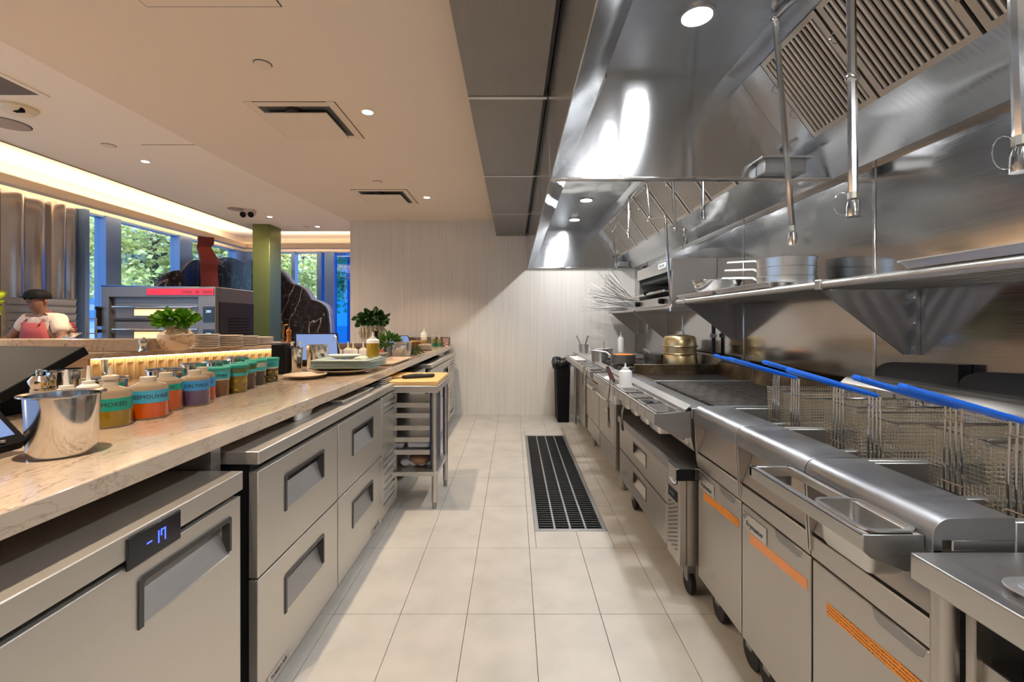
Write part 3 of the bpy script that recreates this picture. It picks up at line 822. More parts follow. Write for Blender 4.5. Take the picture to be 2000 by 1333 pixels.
def arc(cx, cz, r, a0, a1, n=6): return [(cx+r*math.cos(a0+(a1-a0)*k/n), cz+r*math.sin(a0+(a1-a0)*k/n)) for k in range(n+1)]
NOSE = [(.995, .95)]+arc(.866, .914, .036, PI/2, PI, 7)+[(.83, .878), (.85, .878), (.85, .905), (.995, .905)]
DX = .85
fry_lab = ['farthest of the three deep fryers, beside the charbroiler, with a nameplate and orange sticker', 'middle deep fryer with a nameplate and a faded orange sticker', 'nearest deep fryer with a long orange sticker and no nameplate']
for i, (y0, y1) in enumerate(((1.70, 2.098), (1.30, 1.698), (.90, 1.298))):
    t = thing('deep_fryer', fry_lab[i], 'fryer', (1.15, (y0+y1)/2, 0), 'row of three steel deep fryers')
    MB().box(.874, 1.70, y0+.003, y1-.003, .175, .70).build('cabinet', STEEL_R, t)
    d = MB().box(DX, .873, y0+.004, y1-.004, .168, .664).build('door', STEEL_R, t, bevel=.004)
    # grip scoop
    MB().prism([(y0+.035, .664), (y0+.18, .664), (y0+.172, .642), (y0+.155, .634), (y0+.06, .634), (y0+.043, .642)], DX-.0015, DX+.004, 'x').build('grip', STEEL_D, d, bevel=.002, seg=1)
    if i < 2:
        n_ = MB().box(DX-.0045, DX, y1-.172, y1-.022, .586, .642).build('nameplate', PLATE, d, bevel=.008)
        text_part('Frymaster', 'nameplate_lettering', n_, PRINTD, .027, (DX-.0048, y1-.10, .608), (0, -1, 0), (0, 0, 1))
        pts = [(DX-.005, y1-.040+math.cos(a)*.011, .629+math.sin(a)*.008) for a in [-.4*PI+1.3*PI*k/8 for k in range(9)]]
        MB().tube(pts, .0012, 4).build('nameplate_swirl', PRINTD, n_)
    sm = [STICK, STICKF, STICK][i]
    zz = .578
    MB().quadbox([(DX-.0008, y0+.016, zz-.018), (DX-.0008, y0+.335, zz-.033), (DX-.0008, y0+.335, zz), (DX-.0008, y0+.016, zz+.014)], (.0006, 0, 0)).build('warning_sticker', sm, d)
    # control fascia: lip over the door, tilted panel, gussets
    MB().prism([(.845, .735), (.847, .672), (.874, .668), (.90, .70), (.90, .742)], y0+.002, y1-.002, 'y').build('fascia_lip', STEEL_R, t, bevel=.002, seg=1)
    MB().prism([(.850, .742), (.900, .885), (.915, .885), (.915, .742)], y0+.010, y1-.010, 'y').build('control_panel', STEEL_R, t)
    for yy in (y0+.001, y1-.009):
        MB().prism([(.831, .885), (.915, .885), (.915, .69), (.843, .69)], yy, yy+.008, 'y').build('gusset', STEEL_R, t)
    MB().prism(NOSE, y0+.001, y1-.001, 'y').build('front_nose', STEEL_T, t, bevel=.0015, seg=1)
    # vat
    mb = MB(); mb.box(.995, 1.50, y0+.001, y0+.022, .70, .942); mb.box(.995, 1.50, y1-.022, y1-.001, .70, .942); mb.box(.985, .997, y0+.02, y1-.02, .70, .946); mb.box(1.48, 1.50, y0+.02, y1-.02, .70, .942); mb.box(.995, 1.50, y0+.02, y1-.02, .70, .72)
    mb.box(.996, 1.48, (y0+y1)/2-.012, (y0+y1)/2+.012, .70, .915)
    mb.box(.87, .995, y0+.002, y0+.006, .68, .906); mb.box(.87, .995, y1-.006, y1-.002, .68, .906)
    mb.build('vat', STEEL_D, t, bevel=.002, seg=1)
    for a, b in ((y0+.022, (y0+y1)/2-.012), ((y0+y1)/2+.012, y1-.022)):
        MB().box(.997, 1.48, a, b, .80, .815).build('oil', OIL, t)
    MB().prism([(1.50, .70), (1.50, 1.06), (1.53, 1.087), (1.735, 1.087), (1.735, .70)], y0+.004, y1-.004, 'y').build('flue_riser', STEEL_R, t, bevel=.003)
    mb = MB(); mb.tube([(1.485, y0+.03, 1.035), (1.485, y1-.03, 1.035)], .005, 6)
    for k in range(4):
        yy = y0+.06+.093*k
        mb.tube([(1.50, yy, 1.035), (1.478, yy, 1.035), (1.470, yy, 1.055)], .004, 6)
    mb.build('basket_hanger', CHROME, t)
    o = [(y0+.03, 1.0872), (y1+.03, 1.0872), (y1+.03, 1.10)]+[(y1+.03-.13+.13*math.cos(a), 1.10+.06*math.sin(a)) for a in [PI/2*k/6 for k in range(7)]]+[(y0+.03, 1.175)]
    MB().prism(o, 1.69, 1.742, 'x').build('flue_reflection', BLACKM, t)  # black shape standing in for the flue opening's reflection in the steel wall
    for x, y in ((.93, y0+.06), (.93, y1-.06), (1.55, y0+.06), (1.55, y1-.06)): caster(t, x, y, .06, .18, 'x')

# ---- fry baskets (wire geometry shared by all six)
def basket_mesh():
    mb = MB(); L_, W_, D_ = .33, .158, .165; r = .0014
    z0, z1 = 0, D_
    n = 15
    for k in range(n+1):            # long loops
        y = -W_/2+W_*k/n
        mb.tube([(0, y, z1), (.006, y, z0), (L_-.006, y, z0), (L_, y, z1)], r, 3)
    for k in range(31):             # cross loops
        x = .006+(L_-.012)*k/30
        mb.tube([(x, -W_/2, z1), (x, -W_/2+.004, z0), (x, W_/2-.004, z0), (x, W_/2, z1)], r, 3)
    for k in range(14):             # hoops
        z = z0+.006+(D_-.006)*k/14
        mb.tube([(0, -W_/2, z), (L_, -W_/2, z), (L_, W_/2, z), (0, W_/2, z)], r, 3, close=True)
    return mb
def frame_mesh():
    mb = MB(); L_, W_, D_ = .33, .16, .165
    mb.tube([(0, -W_/2, D_), (L_, -W_/2, D_), (L_, W_/2, D_), (0, W_/2, D_)], .0032, 6, close=True)
    mb.tube([(.004, -W_/2+.004, .002), (L_-.004, -W_/2+.004, .002), (L_-.004, W_/2-.004, .002), (.004, W_/2-.004, .002)], .0025, 6, close=True)
    for y in (-.024, -.008, .008, .024):
        mb.tube([(.02, y, -.003), (-.003, y, -.003), (-.005, y, .10), (-.003, y*.9, .232), (-.018, y*.75, .238)], .0028, 6)
    for z in (.20, .03): mb.tube([(-.006, -.03, z), (-.006, .03, z)], .0022, 5)
    return mb
def handle_mesh():
    mb = MB()
    for s in (-1, 1):
        mb.tube([(-.012, s*.020, .236), (-.06, s*.019, .250), (-.16, s*.014, .279), (-.262, s*.009, .309)], [.0065, .0075, .0075, .0070], 8)
    mb.tube([(-.255, -.010, .307), (-.268, 0, .311), (-.255, .010, .307)], .0075, 8)
    mb.tube([(-.05, -.018, .247), (-.05, .018, .247)], .006, 8); mb.tube([(-.14, -.013, .273), (-.14, .013, .273)], .006, 8)
    return mb
b0 = thing('fry_basket', 'x', 'fry basket', (0, 0, 0), 'wire fry baskets with blue handles')
basket_mesh().build('wire_mesh', WIRE, b0, kind='stuff', smooth=False)
frame_mesh().build('wire_frame', CHROME, b0)
handle_mesh().build('handle', BLUEH, b0)
bl = ['farthest blue-handled wire fry basket, beside the charbroiler', 'second farthest blue-handled wire fry basket', 'farther of the two wire fry baskets in the middle fryer', 'nearer of the two wire fry baskets in the middle fryer', 'farther of the two wire fry baskets in the nearest fryer', 'nearest wire fry basket, cut by the picture edge']
for i, (y, x) in enumerate(((1.995, 1.155), (1.80, 1.118), (1.60, 1.146), (1.40, 1.115), (1.20, 1.163), (1.0, 1.118))):
    z = .878+.004*(i % 3)
    rz = (-.03, .02, .015, -.02, .02, .0)[i]
    if i == 0: b0.location = (x, y, z); b0.rotation_euler = (0, 0, rz); b0['label'] = bl[0]
    else: copy_tree(b0, (x, y, z), rz, bl[i])

# ---- pan rail clipped to the fryer front, with one pan
t = thing('rail_shelf', 'stainless clip-on rail in front of the middle and nearest fryers', 'rail', (.77, 1.14, .86))
mb = MB(); mb.box(.705, .709, .92, 1.36, .875, .909); mb.box(.705, .722, .92, 1.36, .905, .909); mb.box(.812, .828, .92, 1.36, .904, .909); mb.box(.824, .828, .92, 1.36, .880, .909); mb.box(.705, .828, 1.348, 1.36, .880, .909)
mb.build('frame', STEEL, t, bevel=.001, seg=1)
MB().prism([(.705, .909), (.828, .909), (.828, .835), (.79, .835), (.72, .862), (.705, .875)], .917, .921, 'y').build('end_plate', STEEL_D, t, bevel=.001, seg=1)
MB().prism([(.705, .909), (.828, .909), (.828, .85), (.72, .87)], 1.356, 1.360, 'y').build('end_plate', STEEL_D, t)
single(MB().rpan(.718, .832, .925, 1.104, .914, .10, rad=.018, lip=.010), 'steel_insert_pan', STEEL_H, 'empty small steel insert pan hanging in the rail before the nearest fryer', 'pan', (.775, 1.01, .814))

# ---- near work table
t = thing('work_table', 'stainless work table nearest on the cook side with a round leg', 'table', (1.1, .6, 0))
MB().prism([(.767, .893), (.767, .842), (.772, .842), (.79, .855), (1.55, .855), (1.55, .893)], .10, .882, 'y').build('table_top', STEEL_H, t, bevel=.004)
for x, y in ((.80, .845), (.80, .16), (1.5, .845), (1.5, .16)):
    l = MB().cyl((x, y, .04), (x, y, .855), .0205, seg=18).build('leg', STEEL_R, t)
    MB().cyl((x, y, 0), (x, y, .045), .014, .017, seg=12).build('foot', STEEL_D, l)
MB().box(.79, 1.53, .15, .86, .25, .28).build('under_shelf', STEEL_R, t, bevel=.003)
MB().box(.868, .90, .855, .875, .28, .855).build('bracket', STEEL_R, t, bevel=.002)
MB().box(.88, .886, .25, .875, .66, .70).build('side_rail', STEEL_R, t)
MB().box(.90, 1.53, .866, .874, .28, .855).build('end_panel', STEEL_D, t)
single(MB().rpan(.905, 1.30, .30, .84, .70, .13, rad=.04, lip=.015), 'black_bin', BLACKP, 'black plastic bin under the near work table', 'bin', (1.1, .57, .57), bevel=.001)
LIDC = mat('clear_lid_plastic', (.80, .79, .76, 1), .18, trans=.35, ior=1.3)
t = thing('lidded_pan', 'shallow pan of greens on the near work table, cut by the picture edge', 'pan', (.92, .62, .893))
MB().rpan(.812, 1.03, .42, .775, .905, .011, rad=.02, lip=.012).build('pan', ALU, t)
mb = MB()
for k in range(9): mb.sphere((.895+.035*(k % 3), .60+.05*(k//3), .905), .018, 8, 5, (1, 1, .35))
mb.build('greens', mat('salad_green', srgb(120, 140, 84), .6), t, angle=80, kind='stuff')

# ---- chef base with two drawers
t = thing('low_drawer_fridge', 'low steel drawer fridge with an oval badge and vent holes under the charbroiler', 'fridge', (1.2, 2.74, 0))
CX = .78
MB().box(CX+.034, 1.62, 2.135, 3.35, .19, .60).build('body', STEEL_R, t)
MB().prism([(.768, .648), (.768, .602), (1.62, .602), (1.62, .648)], 2.125, 3.36, 'y').build('top', STEEL_D, t, bevel=.002)
MB().box(.760, .775, 2.125, 2.235, .596, .650).build('top_bumper', STEEL_R, t, bevel=.002)
MB().box(.760, .845, 2.118, 2.128, .596, .648).build('end_cap', BLACKP, t)
for z0, z1, hz in ((.414, .630, (.478, .552)), (.200, .405, (.282, .358))):
    drawer(t, 'drawer', -1, CX, 2.322, 3.345, z0, z1, (2.68, 2.96, *hz), STEEL_R, fr=.006, proud=.002, depth=.05)
p = MB().box(CX, CX+.032, 2.137, 2.312, .185, .640).build('vent_panel', STEEL_R, t, bevel=.002)
OVAL = mat('navy_badge', srgb(38, 36, 84), .35)
MB().lathe([(0, 0), (1, 0), (1, .0025), (0, .0025)], (0, 0, 0), 24)
mb = MB(); n_ = 24
ov = [(2.225+.062*math.cos(2*PI*k/n_), .578+.033*math.sin(2*PI*k/n_)) for k in range(n_)]
b_ = MB().prism(ov, CX-.003, CX, 'x').build('oval_badge', OVAL, p)
MB().prism([(2.225+(a-2.225)*.88, .578+(b-.578)*.84) for a, b in ov], CX-.0035, CX-.001, 'x').build('badge_field', mat('badge_white', (.8, .8, .82, 1), .35), b_)
text_part('Arctic', 'badge_lettering', b_, OVAL, .038, (CX-.0038, 2.225, .578), (0, -1, 0), (0, 0, 1), shear=.2)
dsp = MB().box(CX-.004, CX, 2.165, 2.285, .475, .525).build('controller', DISP, p, bevel=.003)
MB().box(CX-.0046, CX-.004, 2.20, 2.26, .492, .508).build('controller_screen', mat('lcd', (.06, .10, .09, 1), .2), dsp)
mb = MB()
for r_ in range(11):
    for c_ in range(6):
        y = 2.172+.022*c_; z = .452-.020*r_-(.010 if c_ % 2 else 0)
        mb.cyl((CX-.0008, y, z), (CX+.004, y, z), .0052, seg=8)
mb.build('vent_holes', DARK, p, kind='stuff')
for x, y in ((.87, 2.25), (.87, 3.25), (1.5, 2.25), (1.5, 3.25)): caster(t, x, y, .055, .20)

# ---- charbroiler on the base
t = thing('charbroiler', 'countertop charbroiler with ribbed black grates and a wide steel front ledge', 'grill', (1.2, 2.57, .65))
MB().box(.87, 1.62, 2.13, 3.03, .72, .90).build('body', STEEL_R, t)
MB().prism([(.825, .80), (.84, .735), (.88, .72), (.88, .90), (.825, .90)], 2.13, 3.03, 'y').build('front_panel', STEEL_R, t, bevel=.003)
n_ = MB().box(.829, .834, 2.17, 2.33, .752, .785).build('nameplate', PLATE, t, bevel=.002)
text_part('imperial', 'nameplate_lettering', n_, PRINTD, .026, (.8285, 2.25, .768), (0, -1, 0), (0, 0, 1))
MB().prism([(.828, .935), (.828, .885), (.945, .885), (.945, .93), (.935, .935)], 2.115, 3.035, 'y').build('front_ledge', STEEL_T, t, bevel=.003)
mb = MB(); mb.box(.94, 1.60, 2.115, 2.135, .88, .945); mb.box(.94, 1.60, 3.02, 3.04, .88, .945); mb.build('side_frame', STEEL_T, t, bevel=.002)
MB().box(.94, 1.60, 2.135, 3.02, .86, .885).build('fire_box', DARK, t)
IRON = mat('cast_iron', (.028, .024, .022, 1), .48, .55)
_n = N(IRON, 'ShaderNodeTexNoise', Scale=30.0, Detail=4.0); LK(IRON, coords(IRON, (1, 1, 1)), _n.inputs['Vector'])
LK(IRON, ramp(IRON, _n.outputs['Fac'], [(.35, (.040, .035, .032)), (.7, (.12, .10, .086))]), PB(IRON).inputs['Base Color'])
gm = MB()
for k in range(7):
    y = .006+.0205*k
    gm.prism([(y, .0), (y+.010, .0), (y+.0085, .034), (y+.0015, .034)], .955, 1.56, 'x')
for x in (.965, 1.12, 1.27, 1.42, 1.545): gm.box(x, x+.014, .006, .139, .004, .024)
g0 = None
for k in range(6):
    yy = 2.138+.1465*k
    if g0 is None:
        m2 = MB(); m2.add([(x, y+yy, z+.904) for x, y, z in gm.v], gm.f); g0 = m2.build('grill_grate', IRON, t, bevel=.001, seg=1)
    else: share(g0, 'grill_grate', t, (0, .1465*k, 0))
BURNT = mat('burnt_splash_metal', (.30, .22, .13, 1), .42, .9)
_n = N(BURNT, 'ShaderNodeTexNoise', Scale=6.0, Detail=6.0); LK(BURNT, coords(BURNT, (1, 1, 1)), _n.inputs['Vector'])
LK(BURNT, ramp(BURNT, _n.outputs['Fac'], [(.3, (.06, .045, .03)), (.55, (.22, .155, .09)), (.75, (.42, .34, .22))]), PB(BURNT).inputs['Base Color'])
MB().prism([(1.575, .90), (1.60, 1.02), (1.635, 1.03), (1.64, .90)], 2.115, 3.035, 'y').build('back_splash', BURNT, t, bevel=.004)
for x, y in ((.95, 2.2), (.95, 2.95), (1.5, 2.2), (1.5, 2.95)): MB().cyl((x, y, .648), (x, y, .725), .022, .028, 14).build('foot', STEEL_D, t)

# ---- griddle
t = thing('griddle', 'flat dark griddle plate with burnt brown splash guards between grill and range', 'griddle', (1.2, 3.3, .65))
MB().box(.88, 1.62, 3.045, 3.56, .72, .91).build('body', STEEL_R, t)
GRID = mat('griddle_plate', (.05, .046, .043, 1), .3, .7)
MB().box(.945, 1.575, 3.06, 3.53, .905, .930).build('plate', GRID, t, bevel=.003)
MB().box(.94, 1.60, 3.535, 3.56, .90, 1.005).build('side_splash', BURNT, t, bevel=.004)
MB().box(.945, .962, 3.06, 3.53, .905, .938).build('grease_gutter', BURNT, t, bevel=.002)
MB().prism([(.83, .80), (.84, .735), (.885, .72), (.885, .885), (.83, .885)], 3.045, 3.56, 'y').build('front_panel', STEEL_R, t, bevel=.003)
for x, y in ((.95, 3.1), (.95, 3.5), (1.5, 3.1), (1.5, 3.5)): MB().cyl((x, y, .648), (x, y, .725), .022, .028, 14).build('foot', STEEL_D, t)
MB().prism([(.828, .935), (.828, .885), (.945, .885), (.945, .93), (.935, .935)], 3.04, 3.565, 'y').build('front_ledge', STEEL_T, t, bevel=.003)
MB().prism([(1.58, .90), (1.60, 1.02), (1.635, 1.03), (1.64, .90)], 3.04, 3.565, 'y').build('back_splash', BURNT, t, bevel=.004)
# ---- range with ovens
t = thing('range_oven', 'steel range with two oven doors and black burner grates beyond the griddle', 'stove', (1.2, 4.25, 0))
MB().box(.83, 1.66, 3.575, 4.96, .16, .895).build('body', STEEL_R, t)
for a, b in ((3.60, 4.225), (4.255, 4.94)):
    d = MB().box(.795, .829, a, b, .335, .735).build('oven_door', STEEL_R, t, bevel=.005)
    MB().box(.79, .796, a+.20, a+.34, .575, .60).build('door_badge', PLATE, d)
    pts = [(.795, a+.09, .68), (.76, a+.09, .69), (.755, (a+b)/2, .69), (.76, b-.09, .69), (.795, b-.09, .68)]
    MB().tube(pts, .010, 8).build('door_handle', CHROME, d)
    MB().box(.805, .829, a, b, .165, .318).build('kick_panel', STEEL_R, t, bevel=.003)
MB().box(.80, .829, 3.575, 3.597, .165, .80).build('corner_post', STEEL_R, t, bevel=.006)
MB().prism([(.81, .895), (.80, .77), (.84, .75), (.84, .895)], 3.575, 4.96, 'y').build('control_panel', STEEL_R, t)
mb = MB()
for k in range(8):
    kk = MB().cyl((.806, 3.70+.16*k, .825), (.772, 3.70+.16*k, .825), .021, .018, 14).build('knob', BLACKP, t, bevel=.003)
MB().box(.81, 1.66, 3.575, 4.96, .895, .925).build('cooktop', STEEL_D, t, bevel=.003)
MB().box(1.62, 1.70, 3.575, 4.96, .90, 1.06).build('back_guard', STEEL_R, t, bevel=.004)
for r_ in range(2):
    for c_ in range(4):
        cx, cy = 1.05+.33*r_, 3.755+.325*c_
        mb = MB(); s = .152
        for q in (-s, s): mb.box(cx-s, cx+s, cy+q-.006, cy+q+.006, .925, .95); mb.box(cx+q-.006, cx+q+.006, cy-s, cy+s, .925, .95)
        for k in range(8):
            a = PI/4*k; mb.tube([(cx+math.cos(a)*.035, cy+math.sin(a)*.035, .955), (cx+math.cos(a)*s, cy+math.sin(a)*s, .952)], .0065, 5)
        g = mb.build('burner_grate', IRON, t)
        MB().lathe([(.0, 0), (.05, 0), (.045, .018), (.02, .022), (0, .022)], (cx, cy, .922), 14).build('burner_cap', IRON, g)
for x, y in ((.87, 3.63), (.87, 4.90), (1.6, 3.63), (1.6, 4.90)):
    MB().cyl((x, y, 0), (x, y, .165), .024, .030, 14).build('leg', STEEL_R, t, bevel=.002)

# ---- end refrigerated stand beyond the range
t = thing('end_stand', 'steel stand with plain doors at the far end of the cook line', 'cabinet', (1.2, 5.5, 0))
MB().box(.86, 1.66, 5.10, 6.05, .14, .90).build('body', STEEL_R, t)
MB().box(.80, 1.70, 4.97, 6.10, .90, .935).build('counter_top', STEEL_H, t, bevel=.004)
MB().box(.805, .855, 5.14, 5.58, .14, .74).build('door', STEEL_R, t, bevel=.006)
MB().box(.80, .86, 5.12, 5.60, .745, .77).build('door_hinge_rail', STEEL_D, t)
MB().box(.815, .855, 5.60, 6.03, .14, .74).build('door', STEEL_R, t, bevel=.006)
for x, y in ((.89, 5.13), (.81, 5.98), (1.6, 5.13), (1.6, 6.0)):
    MB().cyl((x, y, 0), (x, y, .90 if x < .85 else .15), .016, seg=12).build('leg', STEEL_R, t)

# ---- long topping rails in front of the hot line, with pans
def rail(label, y0, y1, xo=.655, z=.909):
    t = thing('topping_rail', label, 'rail', ((xo+.80)/2, y0, .85), 'topping rails along the cook line')
    mb = MB(); mb.box(xo, xo+.004, y0, y1, .858, z); mb.box(xo, xo+.016, y0, y1, z-.004, z); mb.box(.785, .80, y0, y1, z-.004, z); mb.box(.797, .801, y0, y1, .87, z+.02)
    mb.build('frame', STEEL, t, bevel=.001, seg=1)
    p = [(xo, z), (.826, z+.012), (.826, .80), (.78, .79), (xo, .858)]
    MB().prism(p, y0-.003, y0+.001, 'y').build('end_plate', STEEL_D, t, bevel=.001, seg=1)
    MB().prism(p, y1-.001, y1+.003, 'y').build('end_plate', STEEL_D, t)
    MB().prism([(.80, z+.018), (.804, z+.018), (.83, z+.04), (.826, z+.04)], y0, y1, 'y').build('splash_lip', STEEL, t)
    mb = MB(); k = 0
    y = y0+.15
    while y < y1-.1: mb.box(xo-.001, xo+.003, y-.006, y+.006, .862, .895); y += .14
    mb.build('slots', STEEL_D, t)
    return t
rail('nearer slotted steel rail of small insert pans in front of the charbroiler', 2.12, 3.74)
rail('farther slotted steel rail in front of the range and end stand', 3.90, 5.72)
pn = [('nearest steel insert pan in the rail, holding one dark scrap', 2.14, 2.315), ('steel insert pan holding a clump of black garnish', 2.335, 2.485), ('empty shallow pan behind the black garnish pan', 2.55, 2.675), ('empty insert pan right before the white squeeze bottle', 2.74, 2.90)]
for i, (lb, a, b) in enumerate(pn):
    t = thing('rail_pan', lb, 'pan', (.728, (a+b)/2, .80), 'small steel pans in the nearer rail')
    MB().rpan(.672, .786, a, b, .915, .11, rad=.014, lip=.008).build('pan', STEEL_H, t)
    if i in (0, 1):
        mb = MB()
        for k in range(14 if i == 1 else 2): mb.sphere((.735+random.uniform(-.025, .025) if i else .765, (a+b)/2+(random.uniform(-.035, .035) if i else -.045+.02*k), .895+.01*random.random()), .011, 7, 5)
        mb.build('garnish', BLACKP, t, kind='stuff', angle=80)
single(MB().rpan(.668, .79, 3.10, 3.70, .918, .15, rad=.02, lip=.010), 'utensil_trough', STEEL_H, 'long steel trough in the rail holding brown-handled tools', 'pan', (.73, 3.4, .768))
for k in range(3):
    x, y = .70+.02*k, 3.22+.06*k
    kn = thing('brown_handled_tool', ['first', 'second', 'third'][k]+' brown-handled tool leaning in the steel trough, counted from the squeeze bottle', 'utensil', (x, y, .80), 'brown-handled tools in the steel trough')
    MB().tube([(x, y, .90), (x-.02-.01*k, y+.06, 1.0)], [.010, .013], 8).build('handle', mat('dark_red_wood', srgb(74, 38, 34), .5), kn)
    MB().tube([(x+.012, y-.035, .80), (x, y, .90)], [.010, .006], 6, flat=.3).build('blade', CHROME, kn)
mb = MB()
for k in range(10): mb.sphere((.70+.05*random.random(), 3.45+.02*k, .893), .022, 8, 5, (1, 1, .5))
single(mb, 'shredded_topping', WHITEP, 'white shredded topping heaped in the far part of the steel trough', 'food', (.73, 3.55, .88), kind='stuff', angle=80)

def squeeze_bottle(label, c, r, h, m_body, m_fill=None, fill=0.0, m_cap=None, group=None, run=None, tip=.05, square=False, shoulder=.22):
    """squeeze bottle: body, optional fill, shoulder, cap and pointed tip"""
    x, y, z = c
    t = thing('squeeze_bottle', label, 'bottle', c, group, run)
    hb = h*(1-shoulder)-tip*.5
    seg = 24
    prof = [(0, 0), (r*.94, 0), (r, .004), (r, hb*.98), (r*.97, hb), (r*.45, hb+(h-hb-tip)*.55), (r*.42, hb+(h-hb-tip)*.6), (0, hb+(h-hb-tip)*.6)]
    b = MB().lathe(prof, c, seg).build('body', m_body, t)
    if fill > 0:
        MB().lathe([(0, .003), (r*1.004, .003), (r*1.004, hb*fill), (0, hb*fill)], c, seg).build('contents', m_fill, b)
    zc = z+hb+(h-hb-tip)*.55
    MB().lathe([(0, 0), (r*.55, 0), (r*.55, (h-hb-tip)*.45), (r*.3, (h-hb-tip)*.5), (0, (h-hb-tip)*.5)], (x, y, zc), seg).build('cap', m_cap or m_body, t)
    MB().lathe([(0, 0), (r*.22, 0), (.0035, tip), (0, tip)], (x, y, zc+(h-hb-tip)*.45), 12).build('tip', m_cap or m_body, t)
    return t
squeeze_bottle('white plastic squeeze bottle standing in the rail before the griddle', (.735, 2.99, .90), .042, .165, WHITEP, tip=.03)
# support under the bottle
single(MB().rpan(.675, .786, 2.915, 3.075, .914, .016, rad=.014, lip=.008), 'shallow_tray', STEEL_H, 'shallow steel tray in the rail under the white squeeze bottle', 'pan', (.73, 2.99, .898))
# tongs hanging from the rails
def tongs(label, x, y, z, l=.30, sp=.035, a=.0):
    t = thing('tongs', label, 'tongs', (x, y, z-l), 'steel tongs hung on the rails')
    for s in (-1, 1):
        pts = [(x, y, z), (x-.012, y+s*sp*.25, z-l*.3), (x-.012, y+s*sp+a*.5, z-l*.75), (x-.008, y+s*sp*1.1+a, z-l)]
        MB().tube(pts, [.006, .008, .007, .010], 6, flat=.45).build('arm', CHROME, t)
    MB().tube([(x+.012, y, z-.02), (x+.006, y, z+.018), (x-.006, y, z+.016)], .004, 6).build('spring_end', CHROME, t)
    return t
tongs('long steel tongs hanging beside the white squeeze bottle', .643, 3.02, .935, .30, .012)
tongs('steel tongs hanging open on the near end of the far rail', .643, 3.96, .935, .33, .035, .03)
tongs('steel tongs hanging farthest on the rail, spread wide', .643, 4.15, .93, .36, .06, .09)
tongs('short tongs dangling in the dark gap over the chef base', .66, 2.72, .84, .15, .012)
# white inserts in the far rail
for i, (a, b, lb) in enumerate(((4.02, 4.22, 'steel pan at the near end of the far rail'), (4.30, 4.46, 'steel pan in the middle of the far rail'), (4.52, 4.68, 'steel pan before the white tray in the far rail'), (4.95, 5.55, 'long white tray in the far rail'))):
    single(MB().rpan(.672, .79, a, b, .918, .10 if i < 3 else .04, rad=.014), 'rail_insert', STEEL_H if i < 3 else WHITEP, lb, 'pan', (.73, (a+b)/2, .818 if i < 3 else .878), 'inserts in the farther rail')

# ---- pots and pans on the range
def ring(c, r, rt): return MB().tube([(c[0]+r*math.cos(2*PI*k/28), c[1]+r*math.sin(2*PI*k/28), c[2]) for k in range(28)], rt, 6, close=True)
GOLD = brushed('golden_pot', (.56, .44, .24, 1), .28, grain=(2, 2, 120), gs=.02)
c = (1.45, 3.97, .96)
t = thing('steamer_pot', 'golden two-tier steamer pot with a domed lid at the back of the range', 'pot', c)
MB().lathe([(0, 0), (.148, 0), (.150, .01), (.138, .10), (.136, .104), (0, .104)], c, 32).build('base_pot', GOLD, t)
MB().lathe([(0, .10), (.137, .10), (.137, .168), (0, .168)], c, 32).build('steamer_tier', GOLD, t)
MB().lathe([(0, .165), (.14, .165), (.138, .19), (.132, .235), (.118, .252), (.06, .262), (0, .264)], c, 32).build('lid', GOLD, t)
for z in (1.062, 1.127): ring((c[0], c[1], z), .146, .0065).build('rim', GOLD, t)
for z in (1.055, 1.12):
    for s in (-1, 1):
        MB().tube([(c[0]-.04, c[1]+s*.136, z), (c[0]-.03, c[1]+s*.165, z+.008), (c[0]+.03, c[1]+s*.165, z+.008), (c[0]+.04, c[1]+s*.136, z)], .006, 6).build('side_handle', GOLD, t)
MB().tube([(c[0]-.035, c[1], 1.222), (c[0]-.03, c[1], 1.262), (c[0]+.03, c[1], 1.262), (c[0]+.035, c[1], 1.222)], .005, 6).build('lid_handle', STEEL_D, t)
PANM = brushed('dark_pan_steel', (.25, .24, .235, 1), .34, grain=(2, 2, 60), gs=.02)
def saute(label, c, r, h, ang, m=PANM, food=None, hl=.22, group='pans on the range burners', name='saute_pan'):
    t = thing(name, label, 'pan', c, group)
    MB().lathe([(0, 0), (r*.88, 0), (r*.97, .012), (r, h), (r+.004, h+.002), (r*.985, h), (r*.95, .014), (r*.86, .004), (0, .004)], c, 32).build('pan_body', m, t)
    d = Vector((math.cos(ang), math.sin(ang), 0)); n = Vector((-d.y, d.x, 0)); C_ = Vector(c)
    MB().tube([tuple(C_+d*(r*.98)+Vector((0, 0, h*.75))), tuple(C_+d*(r+.05)+Vector((0, 0, h+.015))), tuple(C_+d*(r+hl)+Vector((0, 0, h+.03)))], [.009, .011, .009], 8, flat=.45).build('handle', m, t)
    if food: MB().lathe([(0, h*1.10), (r*.6, h*1.06), (r*.955, h*.93), (r*.955, h*.6), (0, h*.6)], c, 28).build('sauce', food, t)
    return t
saute('dark steel pan of orange sauce on the front burner', (.97, 4.03, .958), .108, .088, PI*.80, food=mat('orange_sauce', srgb(214, 120, 30), .35))
saute('plain dark steel pan between the sauce pan and the golden steamer', (1.255, 4.08, .958), .09, .085, PI*.5)
c = (.872, 4.61, .926)
t = thing('soup_pot', 'steel soup pot with a ladle and crinkled foil on the range corner', 'pot', c)
MB().lathe([(0, 0), (.072, 0), (.078, .008), (.094, .135), (.100, .137), (.092, .135), (.076, .012), (0, .006)], c, 28).build('pot_body', STEEL_H, t)
MB().lathe([(0, .11), (.088, .11), (.088, .125), (.05, .132), (0, .128)], c, 20).build('contents', mat('creamy_food', srgb(222, 212, 190), .6), t)
MB().tube([(c[0]+.04, c[1], c[2]+.11), (c[0]+.045, c[1]+.02, c[2]+.21)], .004, 6).build('ladle', CHROME, t)
